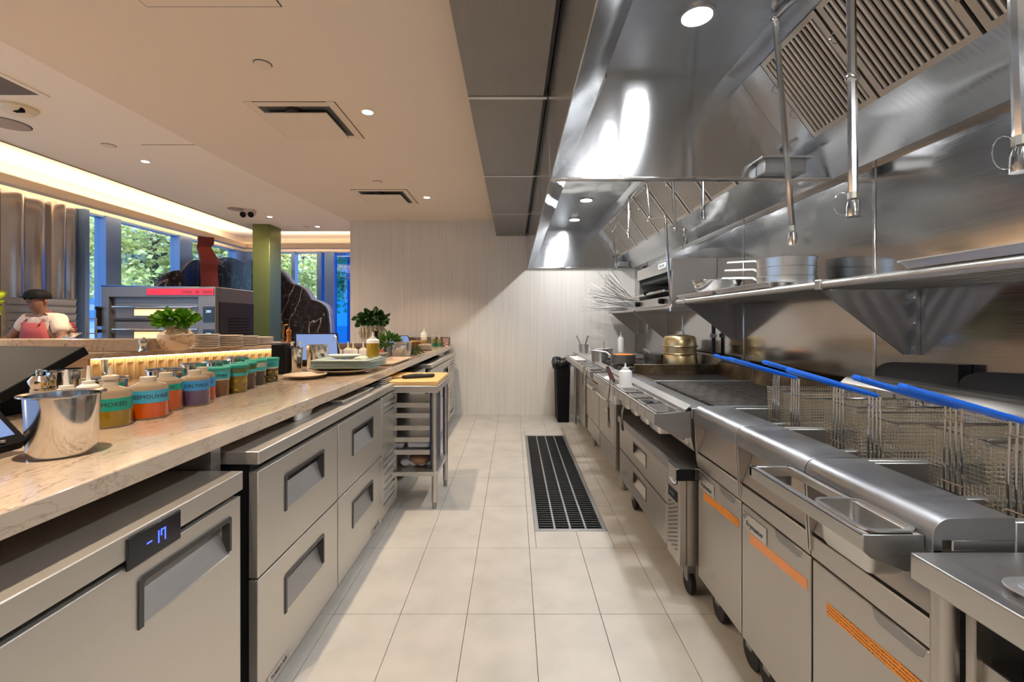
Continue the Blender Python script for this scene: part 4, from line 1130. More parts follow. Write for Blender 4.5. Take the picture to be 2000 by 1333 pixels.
# steel boxes, gas pipe behind the steamer
single(MB().box(1.52, 1.615, 4.30, 4.55, .958, 1.16), 'steel_canister', STEEL_H, 'tall pale steel canister behind the golden steamer', 'canister', (1.57, 4.4, .958), bevel=.012)
t = thing('gas_pipe', 'dark vertical gas pipe with a union nut behind the griddle', 'pipe', (1.70, 3.88, 1.0))
MB().cyl((1.705, 3.88, 1.06), (1.705, 3.88, 1.34), .016, seg=12).build('pipe', BLACKM, t)
MB().cyl((1.705, 3.88, 1.20), (1.705, 3.88, 1.235), .03, seg=8).build('union_nut', STEEL_D, t)
# far end: tools in steel jars, bottle, bin
c = (.90, 5.85, .936)
t = thing('utensil_jar', 'steel jar of spoons and tongs on the far end stand', 'jar', c)
MB().lathe([(0, 0), (.058, 0), (.062, .11), (.065, .112), (.058, .108), (.055, .006), (0, .004)], c, 20).build('jar', STEEL_H, t)
for dx, dy in ((-.09, .02), (.05, 0), (.07, .03)): MB().tube([(c[0], c[1], c[2]+.03), (c[0]+dx, c[1]+dy, c[2]+.22)], [.004, .007], 6).build('utensil', STEEL_D, t)
single(MB().lathe([(0, 0), (.10, 0), (.115, .075), (.12, .077), (.11, .074), (.095, .006), (0, .004)], (1.10, 5.55, .936), 24), 'steel_bowl', STEEL_H, 'steel bowl beside the utensil jar on the far end stand', 'bowl', (1.10, 5.55, .936))
squeeze_bottle('cloudy squeeze bottle against the pale wall at the far end', (1.42, 6.02, .936), .04, .26, CREAMP)
t = thing('trash_bin', 'tall black trash bin with a black bag over its rim by the far wall', 'bin', (.66, 6.2, 0))
MB().prism([(.585, 0), (.735, 0), (.755, .80), (.565, .80)], 6.02, 6.40, 'y').build('bin_body', BLACKP, t, bevel=.01)
mb = MB()
for k in range(26):
    a = 2*PI*k/26
    mb.sphere((.66+.105*math.cos(a)+random.uniform(-.01, .01), 6.21+.20*math.sin(a), .79+random.uniform(-.03, .03)), .035, 8, 6, (1, 1, 1.1))
mb.sphere((.56, 6.1, .76), .06, 8, 6, (.8, 1, 1.2))
mb.build('liner_bag', mat('bin_liner', (.014, .014, .015, 1), .28), t, angle=80)
t = thing('purple_handled_tool', 'purple-handled tool clipped under the far rail', 'utensil', (.70, 5.2, .80))
MB().tube([(.68, 5.1, .84), (.69, 5.55, .80)], .008, 8).build('handle', mat('purple_handle', srgb(96, 84, 160), .4), t)

# ---- wall shelf of steel tubes
t = thing('wall_shelf', 'long wall shelf of steel tubes on triangular brackets above the fryers', 'shelf', (1.55, 2, 1.48))
for k in range(6):
    x = 1.345+.075*k
    MB().cyl((x, .15, 1.497), (x, 3.72, 1.497), .0185 if k else .020, seg=14).build('tube', STEEL, t)
for y in (3.55, 1.984, .42):
    b_ = MB().prism([(1.332, 1.478), (1.744, 1.478), (1.744, 1.195), (1.70, 1.195)], y-.004, y+.004, 'y').build('bracket', STEEL_D, t, bevel=.001, seg=1)
    MB().box(1.726, 1.744, y-.035, y-.004, 1.195, 1.478).build('bracket_flange', STEEL_D, b_)
    for z in (1.225, 1.33, 1.44): MB().cyl((1.722, y-.02, z), (1.729, y-.02, z), .007, seg=8).build('bolt', CHROME, b_)
    MB().box(1.322, 1.370, y-.02, y+.02, 1.475, 1.522).build('end_clip', STEEL_R, t, bevel=.006)
sheet_pan('aluminium sheet pan at the near end of the tube shelf', 1.315, 1.70, .90, 1.575, 1.519, ALU, depth=.028, group='sheet pans on the tube shelf')
sheet_pan('aluminium sheet pan under the stack of handled pans on the tube shelf', 1.315, 1.70, 2.36, 3.02, 1.519, ALU, depth=.028, group='sheet pans on the tube shelf')
sheet_pan('aluminium sheet pan under the steel bowl at the far end of the tube shelf', 1.315, 1.70, 3.05, 3.70, 1.519, ALU, depth=.028, group='sheet pans on the tube shelf')
single(MB().lathe([(0, 0), (.09, 0), (.15, .05), (.175, .105), (.19, .107), (.188, .112), (.17, .112), (.145, .056), (.085, .006), (0, .006)], (1.50, 3.36, 1.527), 36), 'mixing_bowl', CHROME, 'wide polished mixing bowl on the far part of the tube shelf', 'bowl', (1.50, 3.36, 1.527))
for k in range(3):
    saute(['lowest', 'middle', 'top'][k]+' of the three stacked steel pans with handles on the tube shelf', (1.545, 2.58, 1.527+.052*k), .150, .060, PI*.66-.06*k, STEEL_H, None, .26, 'stacked handled pans on the tube shelf', 'handled_pan')

# ---- salamander broiler and far shelf
t = thing('salamander_broiler', 'wall-mounted steel salamander broiler with an open front and a pull handle', 'broiler', (1.55, 4.4, 1.47))
mb = MB(); mb.box(1.36, 1.744, 3.90, 3.925, 1.47, 1.885); mb.box(1.36, 1.744, 4.925, 4.95, 1.47, 1.885); mb.box(1.36, 1.744, 3.925, 4.925, 1.80, 1.885); mb.box(1.36, 1.744, 3.925, 4.925, 1.47, 1.50); mb.box(1.70, 1.744, 3.925, 4.925, 1.50, 1.80)
mb.build('body', STEEL_R, t, bevel=.002, seg=1)
MB().box(1.347, 1.362, 3.90, 4.95, 1.775, 1.885).build('top_fascia', STEEL, t, bevel=.003)
n_ = MB().box(1.341, 1.348, 4.02, 4.22, 1.815, 1.865).build('nameplate', WHITEP, t, bevel=.006)
text_part('VULCAN', 'nameplate_lettering', n_, PRINTD, .036, (1.3405, 4.12, 1.84), (0, -1, 0), (0, 0, 1))
MB().box(1.37, 1.69, 3.93, 4.92, 1.72, 1.775).build('burner_hood', DARK, t)
MB().prism([(1.30, 1.60), (1.34, 1.595), (1.68, 1.655), (1.68, 1.675)], 3.96, 4.88, 'y').build('grill_rack', STEEL, t, bevel=.003)
MB().tube([(1.30, 3.92, 1.605), (1.27, 4.20, 1.598), (1.27, 5.0, 1.59)], .012, 10).build('pull_handle', CHROME, t)
MB().sphere((1.268, 4.35, 1.612), .028, 12, 8).build('handle_knob', BLACKP, t)
MB().box(1.345, 1.365, 3.93, 4.92, 1.48, 1.56).build('lower_fascia', STEEL, t, bevel=.003)
for y in (4.08, 4.85): MB().cyl((1.345, y, 1.52), (1.30, y, 1.52), .026, .022, 14).build('control_knob', BLACKP, t, bevel=.003)
MB().prism([(1.36, 1.885), (1.744, 1.885), (1.744, 1.97), (1.66, 1.97)], 3.905, 4.5, 'y').build('top_deflector', CHROME, t)
MB().box(1.33, 1.744, 3.90, 4.95, 1.448, 1.468).build('mount_shelf', STEEL_R, t, bevel=.002)
t = thing('far_wall_shelf', 'short solid steel wall shelf beyond the broiler carrying the wire skewers', 'shelf', (1.55, 5.8, 1.45))
MB().box(1.349, 1.744, 5.12, 6.46, 1.448, 1.470).build('board', STEEL_R, t, bevel=.003)
for y in (5.17, 6.30):
    MB().prism([(1.352, 1.448), (1.744, 1.448), (1.744, 1.15), (1.70, 1.15)], y-.004, y+.004, 'y').build('bracket', STEEL_R, t)
random.seed(11)
sk0 = None
for i in range(60):
    ang = random.uniform(-.06, .30) if i % 3 else random.uniform(.35, .95); ln = random.uniform(.36, .56)
    bx, by, bz = random.uniform(1.45, 1.66), random.uniform(5.35, 6.2), 1.476+random.uniform(0, .11)
    d = Vector((-math.cos(ang), random.uniform(-.15, .25), math.sin(ang))).normalized()
    if sk0 is None:
        mb = MB(); mb.tube([(0, 0, 0), (0, 0, .36)], .0036, 5)
        mb.tube([(0, 0, .36), (.008, 0, .372), (0, 0, .388), (-.008, 0, .372), (0, 0, .36)], .0024, 5)
        o = single(mb, 'wire_skewer', mat('skewer_steel', (.42, .41, .40, 1), .3, 1.0), 'thin steel wire in the bristling pile on the far wall shelf', 'skewer', (0, 0, 0), 'thin steel wires heaped on the far wall shelf'); sk0 = o
    else:
        o = sk0.copy(); COL.objects.link(o)
    o.location = (bx, by, bz); o.rotation_euler = d.to_track_quat('Z', 'Y').to_euler(); o.scale = (1, 1, ln/.36)
# ================================================================== CEILING FIXTURES
LENS = mat('downlight_lens', (1, 1, 1, 1), .5, emit=(1.0, .84, .62), estr=14)
FIX = mat('fixture_white', srgb(224, 210, 194), .55)
def downlight(x, y, z, label, power, r=.036, lit=True, dirz=True):
    t = thing('recessed_light', label, 'ceiling light', (x, y, z), 'small round recessed ceiling lights')
    MB().lathe([(r, -.001), (r+.012, -.003), (r+.013, .001), (r, .002), (r, -.001)], (x, y, z), 24).build('trim_ring', FIX, t)
    MB().lathe([(0, .0005), (r, .0005), (r, -.0015), (0, -.0025)], (x, y, z), 24).build('lens', LENS if lit else FIX, t)
    if lit: lamp('recessed_light_lamp', 'AREA', (x, y, z-.006), power, WARM, r*1.1, 1.75 if z < 3 else 2.5, parent=t)
    return t
downlight(-1.007, 3.14, 2.783, 'lit recessed light beside the larger square air diffuser', DOWN_W)
downlight(-1.01, 5.30, 2.783, 'lit recessed light beside the smaller-looking far square air diffuser', DOWN_W)
downlight(-1.01, .98, 2.783, 'lit recessed light above the near end of the marble counter, out of view', DOWN_W)
downlight(-1.01, -1.18, 2.783, 'lit recessed light behind the camera', DOWN_W)
downlight(-3.94, 4.87, 3.05, 'lit recessed light in the raised ceiling near the unlit access panel', DINE_W)
downlight(-3.99, 7.45, 3.05, 'lit recessed light in front of the green column', DINE_W)
downlight(-3.54, 8.22, 3.05, 'dim far recessed light above the back windows', DINE_W*.5)
downlight(-3.95, 2.3, 3.05, 'lit recessed light above the bar ledge, out of view', DINE_W)
downlight(-3.95, -.4, 3.05, 'lit recessed light far behind the camera', DINE_W)
def disc(x, y, z, r, label, m=FIX, name='sprinkler_cover', cat='sprinkler cover', h=.006):
    t = thing(name, label, cat, (x, y, z))
    MB().lathe([(0, 0), (r*.96, 0), (r, -h*.4), (r*.9, -h), (0, -h)], (x, y, z-.002), 28).build('plate', m, t)
    MB().lathe([(r*.98, .0015), (r*1.06, .0015), (r*1.06, -.001), (r*.98, -.001), (r*.98, .0015)], (x, y, z-.001), 28).build('gap_ring', SLOT, t)
    return t
disc(-1.405, 2.55, 2.783, .045, 'flat round sprinkler cover nearest in the low ceiling')
disc(-1.406, 4.70, 2.783, .045, 'flat round sprinkler cover before the far square diffuser')
disc(-3.93, 4.42, 3.05, .055, 'flat round sprinkler cover in the raised ceiling before the lit light')
disc(-3.75, 8.22, 3.05, .055, 'flat round cover in the raised ceiling beside the dim far light')
def diffuser(x0, x1, y0, y1, z, label):
    t = thing('air_diffuser', label, 'air vent', ((x0+x1)/2, (y0+y1)/2, z), 'square white air diffusers in the low ceiling')
    cx, cy, h = (x0+x1)/2, (y0+y1)/2, (x1-x0)/2
    for k, (a, b) in enumerate(((-1, 0), (1, 0), (0, -1), (0, 1))):
        if a: MB().box(cx+a*h, cx+a*(h-.055), y0, y1, z-.006, z-.0005).build('flange', FIX, t, bevel=.002, seg=1)
        else: MB().box(x0+.055, x1-.055, cy+b*h, cy+b*(h-.055), z-.006, z-.0005).build('flange', FIX, t, bevel=.002, seg=1)
    MB().box(cx-h-.004, cx+h+.004, cy-h-.004, cy+h+.004, z-.002, z-.0002).build('shadow_gap', SLOT, t)
    MB().box(cx-h+.055, cx+h-.055, cy-h+.055, cy+h-.055, z-.004, z-.0022).build('plenum', mat('plenum_grey', (.10, .10, .10, 1), .7), t)
    MB().box(cx-h+.085, cx+h-.085, cy-h+.085, cy+h-.085, z-.040, z-.030).build('face_plate', FIX, t, bevel=.004)
    MB().cyl((cx-.02, cy-.19, z-.030), (cx-.02, cy-.19, z-.004), .05, seg=16).build('hub', BLACKM, t)
    return t
diffuser(-1.77, -1.177, 2.98, 3.59, 2.783, 'larger-looking square air diffuser in the low ceiling, nearer to the camera')
diffuser(-1.78, -1.17, 4.98, 5.58, 2.783, 'farther square air diffuser in the low ceiling near the pale wall')
t = thing('access_hatch', 'flush ceiling hatch cut by the top edge of the picture', 'hatch', (-1.6, 1.9, 2.783))
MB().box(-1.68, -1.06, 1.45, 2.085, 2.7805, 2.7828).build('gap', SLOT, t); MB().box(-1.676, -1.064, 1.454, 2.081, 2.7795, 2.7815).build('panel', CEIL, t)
t = thing('access_hatch', 'flush square access panel in the raised ceiling behind the lit light', 'hatch', (-3.4, 4.6, 3.05))
MB().box(-3.60, -3.05, 4.40, 4.78, 3.0475, 3.0498).build('gap', SLOT, t); MB().box(-3.597, -3.053, 4.403, 4.777, 3.0465, 3.0485).build('panel', UPC, t)
t = thing('return_grille', 'dark mesh return-air grille in the raised ceiling at the picture edge', 'air vent', (-3.9, 3.2, 3.05))
MB().box(-4.8, -3.56, 2.75, 3.42, 3.042, 3.0498).build('mesh', mat('grille_mesh', (.16, .13, .11, 1), .7), t)
mb = MB(); mb.box(-4.84, -3.52, 2.71, 2.75, 3.040, 3.0498); mb.box(-4.84, -3.52, 3.42, 3.46, 3.040, 3.0498); mb.box(-3.56, -3.52, 2.75, 3.42, 3.040, 3.0498); mb.box(-4.84, -4.80, 2.75, 3.42, 3.040, 3.0498); mb.build('frame', UPC, t)
t = thing('smoke_detector', 'round cream smoke detector with a dark window in the raised ceiling', 'smoke detector', (-3.95, 3.63, 3.05))
MB().lathe([(0, 0), (.115, 0), (.118, -.02), (.10, -.032), (.09, -.05), (.05, -.058), (0, -.058)], (-3.95, 3.63, 3.05), 28).build('housing', mat('cream_plastic', srgb(230, 216, 190), .5), t)
MB().box(-3.93, -3.86, 3.57, 3.60, 2.988, 3.02).build('window', BLACKP, t, bevel=.004)
disc(-4.38, 3.93, 3.05, .15, 'large round flush speaker in the raised ceiling near the smoke detector', mat('speaker_mesh', srgb(176, 158, 146), .8), 'ceiling_speaker', 'speaker')
disc(-4.22, 6.95, 3.05, .12, 'round flush speaker beside the twin emergency light', mat('speaker_mesh', srgb(176, 158, 146), .8), 'ceiling_speaker', 'speaker')
t = thing('emergency_light', 'twin black-faced emergency spotlights on the raised ceiling near the column', 'emergency light', (-4.05, 6.98, 3.05))
MB().box(-4.13, -3.98, 6.93, 7.05, 3.005, 3.0495).build('base', FIX, t, bevel=.004)
for dx in (-.07, .05):
    h = MB().cyl((-4.055+dx, 6.99, 2.99), (-4.055+dx+.01, 6.92, 2.965), .045, .05, 16).build('spot_head', FIX, t)
    MB().cyl((-4.055+dx+.01, 6.922, 2.966), (-4.055+dx+.0108, 6.914, 2.963), .044, seg=16).build('lens', BLACKP, h)
# ================================================================== THINGS ON THE MARBLE COUNTER AND LEDGE
Z0 = 1.002
def curved_text(s, name, parent, m, size, c, r, a0, z):
    cu = bpy.data.curves.new(name, 'FONT'); cu.body = s; cu.size = size; cu.extrude = .0003; cu.align_x = 'CENTER'; cu.align_y = 'CENTER'; cu.resolution_u = 2
    tmp = bpy.data.objects.new(name+'_tmp', cu); COL.objects.link(tmp)
    me = bpy.data.meshes.new_from_object(tmp.evaluated_get(bpy.context.evaluated_depsgraph_get())); bpy.data.objects.remove(tmp)
    o0 = Vector(ORG.get(parent.name, (0, 0, 0)))
    for v in me.vertices:
        a = a0+v.co.x/r; rr = r+v.co.z
        v.co = Vector((c[0]+math.cos(a)*rr, c[1]+math.sin(a)*rr, z+v.co.y))-o0
    me.materials.clear(); me.materials.append(m)
    o = bpy.data.objects.new(name, me); COL.objects.link(o); o.parent = parent; ORG[o.name] = tuple(o0); return o
def liquid(name, c): return mat(name, c, .10, coat=.9)
TEAL = mat('teal_tape', srgb(18, 158, 140), .45); BLUET = mat('blue_tape', srgb(70, 168, 208), .45); CYAN = mat('cyan_tape', srgb(58, 186, 196), .45)
CLEAR = mat('cloudy_deli_plastic', (.62, .60, .52, 1), .2, coat=.3)

CLOUD = mat('cloudy_bottle', srgb(176, 156, 130), .16, coat=.8, trans=.25, ior=1.2)
CAPC = mat('cloudy_cap', srgb(206, 194, 174), .35)
def labelled_bottle(label, c, r, h, liq, tape, word, fill=.62, tz=(.45, .78), head=True, group='labelled squeeze bottles in a row on the marble'):
    t = thing('sauce_bottle', label, 'bottle', c, group)
    hb = h*.80
    b = MB().lathe([(0, 0), (r*.95, 0), (r, .005), (r, hb*.90), (r*.90, hb*.98), (r*.32, hb*1.08), (0, hb*1.08)], c, 32).build('body', CLOUD, t)
    MB().lathe([(0, .002), (r*.953, .002), (r*1.004, .006), (r*1.004, hb*fill), (0, hb*fill)], c, 32).build('contents', liq, b)
    tp = MB().lathe([(r*1.0, hb*tz[0]), (r*1.010, hb*tz[0]), (r*1.010, hb*tz[1]), (r*1.0, hb*tz[1])], c, 32).build('tape_band', tape, b)
    a0 = math.atan2(-c[1], -c[0])+.12
    curved_text(word, 'handwriting', tp, PRINTD, hb*.165, c, r*1.012, a0, c[2]+hb*(tz[0]+tz[1])/2)
    if head:
        zc = c[2]+hb*1.06
        MB().lathe([(0, 0), (r*.36, 0), (r*.34, .022), (r*.40, .024), (r*.40, .034), (r*.2, .038), (0, .038)], (c[0], c[1], zc), 20).build('cap', CAPC, t)
        MB().lathe([(0, 0), (r*.14, 0), (.004, .028), (0, .028)], (c[0], c[1], zc+.036), 12).build('tip', CAPC, t)
    else:
        MB().lathe([(0, 0), (r*.42, 0), (r*.42, .022), (0, .022)], (c[0], c[1], c[2]+hb*1.02), 20).build('cap', CAPC, t)
    return t
labelled_bottle('olive-oil squeeze bottle with a green SMOKED tape band, nearest in the row', (-1.307, 1.475, Z0), .056, .15, liquid('olive_liquid', srgb(140, 112, 4)), TEAL, 'SMOKED', .58)
labelled_bottle('orange-sauce bottle with a wide blue tape band, next to the green-taped bottle', (-1.288, 1.605, Z0), .058, .148, liquid('orange_liquid', srgb(200, 84, 0)), BLUET, 'GESMOUVAISE', .62, (.48, .84), False)
labelled_bottle('orange-sauce bottle half hidden between the blue-taped and purple bottles', (-1.325, 1.735, Z0), .052, .148, liquid('orange_liquid_2', srgb(194, 80, 0)), TEAL, 'AMAI', .70, (.66, .86), False)
labelled_bottle('purple-sauce bottle with a bright blue tape band', (-1.292, 1.845, Z0), .052, .145, liquid('purple_liquid', srgb(92, 78, 120)), mat('sky_tape', srgb(60, 150, 220), .45), 'DALTHUX', .60, (.54, .88), False)
labelled_bottle('red-sauce bottle with a pale blue tape band', (-1.345, 1.965, Z0), .050, .145, liquid('red_liquid', srgb(190, 52, 20)), mat('sky_tape', srgb(60, 150, 220), .45), 'KARAMU', .56, (.50, .85), False)

def deli(label, c, r, h, liq, lid, band, word=None, fill=.58, bits=None):
    t = thing('deli_container', label, 'container', c, 'lidded deli containers in a row on the marble')
    b = MB().lathe([(0, 0), (r*.86, 0), (r*.88, .004), (r, h*.92), (0, h*.92)], c, 28).build('tub', CLEAR if lid is TEAL else mat('green_cloudy_plastic', srgb(88, 112, 70), .25, coat=.3), t)
    rr = lambda f: r*(.88+.12*f)*1.006
    MB().lathe([(0, .002), (r*.885, .002), (rr(fill), h*fill), (0, h*fill)], c, 28).build('contents', liq, b)
    tp = MB().lathe([(rr(band[0])*.99, h*band[0]), (rr(band[0])*1.008, h*band[0]), (rr(band[1])*1.008, h*band[1]), (rr(band[1])*.99, h*band[1])], c, 28).build('tape_band', CYAN, b)
    if word: curved_text(word, 'handwriting', tp, PRINTD, h*.2, c, r*1.0, math.atan2(-c[1], -c[0])+.2, c[2]+h*(band[0]+band[1])/2)
    MB().lathe([(0, h*.90), (r*1.05, h*.90), (r*1.06, h*.97), (r*1.0, h), (r*.94, h*.975), (0, h*.975)], c, 28).build('lid', TEAL, t)
    if bits:
        mb = MB(); random.seed(5)
        for k in range(14):
            a = random.uniform(-PI*.8, -PI*.1); z = random.uniform(.12, .48)*h
            p = Vector((c[0]+math.cos(a)*r*.93, c[1]+math.sin(a)*r*.93, c[2]+z)); q = Vector((c[0]+math.cos(a+.35)*r*.93, c[1]+math.sin(a+.35)*r*.93, c[2]+z+random.uniform(-.012, .02)))
            mb.tube([tuple(p), tuple(q)], .0022, 5)
        mb.build('pickled_strips', bits, b, kind='stuff')
    return t
yb = mat('yellow_strips', srgb(196, 168, 30), .4)
deli('deli container of brown brine with a teal lid and lettered tape', (-1.352, 2.075, Z0), .053, .13, liquid('brown_brine', srgb(110, 72, 36)), TEAL, (.60, .88), 'nimes', .56)
deli('deli container of yellow chilli strips under a green lid', (-1.332, 2.185, Z0), .052, .132, liquid('yellow_brine', srgb(128, 104, 20)), None, (.60, .70), None, .60, yb)
deli('deli container of red-brown pickle with a narrow cyan band', (-1.355, 2.30, Z0), .051, .132, liquid('red_brown_brine', srgb(86, 52, 40)), None, (.62, .74), None, .58)
deli('dark deli container with a cyan band, second from the far end of the row', (-1.375, 2.43, Z0), .051, .134, liquid('dark_brine', srgb(52, 44, 34)), TEAL, (.58, .72), None, .56)
deli('dark deli container with yellow slices, farthest of the row', (-1.374, 2.555, Z0), .051, .134, liquid('olive_brine', srgb(74, 66, 28)), TEAL, (.62, .90), 'ajo', .56, yb)

def bain(label, c, r, h, m=CHROME, taper=.94, spoon=None, group='steel pots on the marble', lip=.006):
    t = thing('steel_pot', label, 'pot', c, group)
    MB().lathe([(0, 0), (r*taper*.96, 0), (r*taper, .005), (r, h-.004), (r+lip, h), (r+lip, h+.003), (r-.002, h), (r*taper-.003, .006), (0, .004)], c, 40).build('pot_body', m, t)
    for k, (dx, dy, hh) in enumerate(spoon or ()):
        MB().tube([(c[0], c[1], c[2]+h*.3), (c[0]+dx*.6, c[1]+dy*.6, c[2]+h*.9), (c[0]+dx, c[1]+dy, c[2]+hh)], [.003, .005, .010], 6, flat=.35).build('spoon', CHROME, t)
    return t
bain('large polished steel pot nearest on the marble, beside the tilted screen', (-1.153, 1.165, Z0), .073, .152, taper=.92, lip=.012)
bain('polished steel cylinder behind the nearest pot and the pepper mill', (-1.60, 1.62, Z0), .048, .165, taper=1.0)
bain('steel pot with an upright spoon behind the green-taped bottle', (-1.485, 1.66, Z0), .062, .13, taper=.9, spoon=[(.02, -.03, .20)])
bain('wide steel pot behind the two orange bottles', (-1.475, 1.93, Z0), .066, .135)
bain('steel pot behind the purple bottle', (-1.49, 2.12, Z0), .05, .14)
bain('steel pot behind the red bottle', (-1.485, 2.28, Z0), .055, .138)
bain('steel pot behind the far dark containers', (-1.49, 2.46, Z0), .055, .142)
bain('tapered steel cup holding spoons beside the tall black box', (-1.455, 3.02, Z0), .052, .16, CHROME, .88, [(.0, -.035, .20), (.035, .0, .205)])
bain('wide steel cup behind the glass plates', (-1.365, 3.16, Z0), .066, .172, CHROME, .96)
def mill(label, c, h, r, m=CHROME, m2=None):
    t = thing('pepper_mill', label, 'pepper mill', c)
    k = h/.17
    MB().lathe([(0, 0), (r, 0), (r, .012*k), (r*.78, .03*k), (r*.72, .075*k), (r*.95, .10*k), (r*.95, .105*k), (0, .105*k)], c, 24).build('base', m, t)
    MB().lathe([(0, .105*k), (r*.8, .105*k), (r*1.0, .118*k), (r*1.0, .132*k), (r*.6, .148*k), (0, .150*k)], c, 24).build('turning_head', m, t)
    MB().lathe([(0, .148*k), (r*.26, .148*k), (r*.34, .158*k), (r*.26, .168*k), (0, .170*k)], c, 16).build('knob', m2 or m, t)
    return t
mill('steel pepper mill behind the nearest pot on the marble', (-1.615, 1.55, Z0), .175, .030)
mill('small steel pepper mill on the marble ledge beside the vase', (-2.13, 2.62, 1.166), .082, .026)
small = 'small pale squeeze bottles near the steel cylinder'
squeeze_bottle('small pale squeeze bottle in front of the polished steel cylinder', (-1.415, 1.44, Z0), .032, .185, CREAMP, mat('pale_dressing', srgb(226, 190, 92), .35), .85, CREAMP, small)
squeeze_bottle('small pale squeeze bottle behind the olive-oil bottle', (-1.415, 1.515, Z0), .030, .19, CREAMP, mat('pale_dressing', srgb(226, 190, 92), .35), .75, CREAMP, small)

# ---- screens
SCREEN = mat('blue_screen_glow', (.10, .16, .32, 1), .15, emit=(.20, .33, .72), estr=.5)
def slab(p, ex, ey, th, inset, name, label, cat, glow=True, back=False):
    """tilted display: corner p, edge vectors ex (width) and ey (height)"""
    p, ex, ey = Vector(p), Vector(ex), Vector(ey); n = ex.cross(ey).normalized()
    t = thing(name, label, cat, tuple(p))
    MB().quadbox([p, p+ex, p+ex+ey, p+ey], tuple(-n*th)).build('housing', BLACKP, t, bevel=.004)
    u, v = ex.normalized(), ey.normalized()
    q = [p+u*inset+v*inset*1.6, p+ex-u*inset+v*inset*1.6, p+ex-u*inset+ey-v*inset, p+u*inset+ey-v*inset]
    if glow: MB().quadbox([a+n*.0003 for a in q], tuple(n*.0006)).build('screen', SCREEN, t)
    return t, n
t, n = slab((-1.254, .78, 1.03), (0, .40, 0), (-.225, 0, .235), .03, .018, 'order_screen', 'tilted order screen glowing blue at the near end of the marble', 'screen')
MB().prism([(-1.30, 1.003), (-1.62, 1.003), (-1.62, 1.015), (-1.47, 1.20), (-1.44, 1.20)], .90, 1.06, 'y').build('stand', BLACKP, t, bevel=.004)
for k in range(3): MB().box(-1.262-.002, -1.258, 1.075+.022*k, 1.083+.022*k, 1.040, 1.046).build('touch_mark', mat('grey_print', (.4, .4, .42, 1), .5), t)
t, n = slab((-1.68, 1.5, 1.07), (-.45, .09, 0), (.05, .25, .144), .035, .015, 'customer_screen', 'black back of a tilted screen behind the nearest pot', 'screen', False)
c_ = Vector((-1.86, 1.66, 1.137)); nn = n if n.z > 0 else -n
MB().tube([tuple(c_+Vector((.055*math.cos(a), -.011*math.cos(a)+.02*math.sin(a), .012*math.sin(a)))+nn*.001) for a in [2*PI*k/20 for k in range(20)]], .0025, 5, close=True).build('oval_logo', CHROME, t)
MB().prism([(-2.0, 1.003), (-1.80, 1.003), (-1.80, 1.09), (-2.0, 1.09)], 1.60, 1.70, 'y').build('stand', BLACKP, t, bevel=.004)
t, n = slab((-1.64, 3.42, 1.03), (.33, .02, 0), (-.07, .13, .22), .014, .014, 'tablet', 'blue-lit tablet leaning back behind the steel cups', 'tablet')
MB().prism([(3.56, 1.003), (3.74, 1.003), (3.58, 1.18)], -1.56, -1.47, 'x').build('stand', BLACKP, t)
MB().box(-1.66, -1.33, 3.41, 3.45, 1.003, 1.035).build('cradle', BLACKP, t)
t, n = slab((-1.30, 4.85, 1.03), (.24, .02, 0), (-.10, .14, .155), .014, .012, 'tablet', 'blue-lit tablet leaning behind the green herb bunch', 'tablet')
MB().prism([(4.95, 1.003), (5.10, 1.003), (5.0, 1.13)], -1.26, -1.18, 'x').build('stand', BLACKP, t)
MB().box(-1.31, -1.06, 4.84, 4.88, 1.003, 1.035).build('cradle', BLACKP, t)

# ---- black box, plates, platters
mb = MB().prism([(2.90, Z0), (2.99, Z0), (2.99, Z0+.14), (2.975, Z0+.175), (2.94, Z0+.188), (2.90, Z0+.19)], -1.545, -1.46, 'x')
single(mb, 'black_holder', BLACKP, 'tall black round-shouldered holder at the end of the glowing tile wall', 'holder', (-1.5, 2.95, Z0), bevel=.004)
CREAMC = mat('cream_glaze', srgb(214, 194, 168), .2, coat=.3)
def plate(label, c, r, h=.022, m=CREAMC, sx=1, sy=1, name='plate', group=None, cat='plate'):
    return single(MB().lathe([(0, 0), (r*.55, 0), (r*.6, .003), (r*.97, h-.003), (r, h), (r*.985, h+.001), (r*.62, .007), (0, .006)], c, 40, sx, sy), name, m, label, cat, c, group)
plate('small cream plate in front of the stacked glass plates', (-1.245, 2.72, Z0), .122)
plate('large cream oval platter under the stacked glass plates', (-1.12, 3.02, Z0), .21, .028, sx=1.0, sy=1.1, name='platter', cat='platter')
GLP = mat('greenish_glass_plate', (.55, .66, .60, 1), .10, coat=.5)
GLPT = mat('glass_plate_top', (.72, .70, .62, 1), .12, coat=.5)
for k in range(7):
    z = Z0+.030+.0078*k; o = random.uniform(-.012, .012)
    single(MB().rpan(-1.315+o, -.915+o, 2.93+o, 3.33+o, z+.0068, .0062, lip=.012, taper=.02, rad=.01, zlip=.003), 'glass_plate', GLP, ['lowest', 'second lowest', 'third lowest', 'middle', 'third from the top', 'second from the top', 'topmost'][k]+' of the stacked greenish square glass plates', 'plate', (-1.115, 3.13, z), 'greenish square glass plates stacked on the platter')
ZP = Z0+.030+.0078*7
plate('white oval dish on top of the glass plates', (-1.16, 3.12, ZP), .115, .024, WHITEC, 1.0, .7, 'oval_dish', cat='dish')
OILC = mat('yellow_oil', srgb(176, 140, 20), .15, coat=.4)
squeeze_bottle('large squeeze bottle of yellow oil standing on the glass plates', (-1.005, 3.25, ZP), .044, .175, CREAMP, OILC, .80, CREAMP, tip=.035, shoulder=.2)
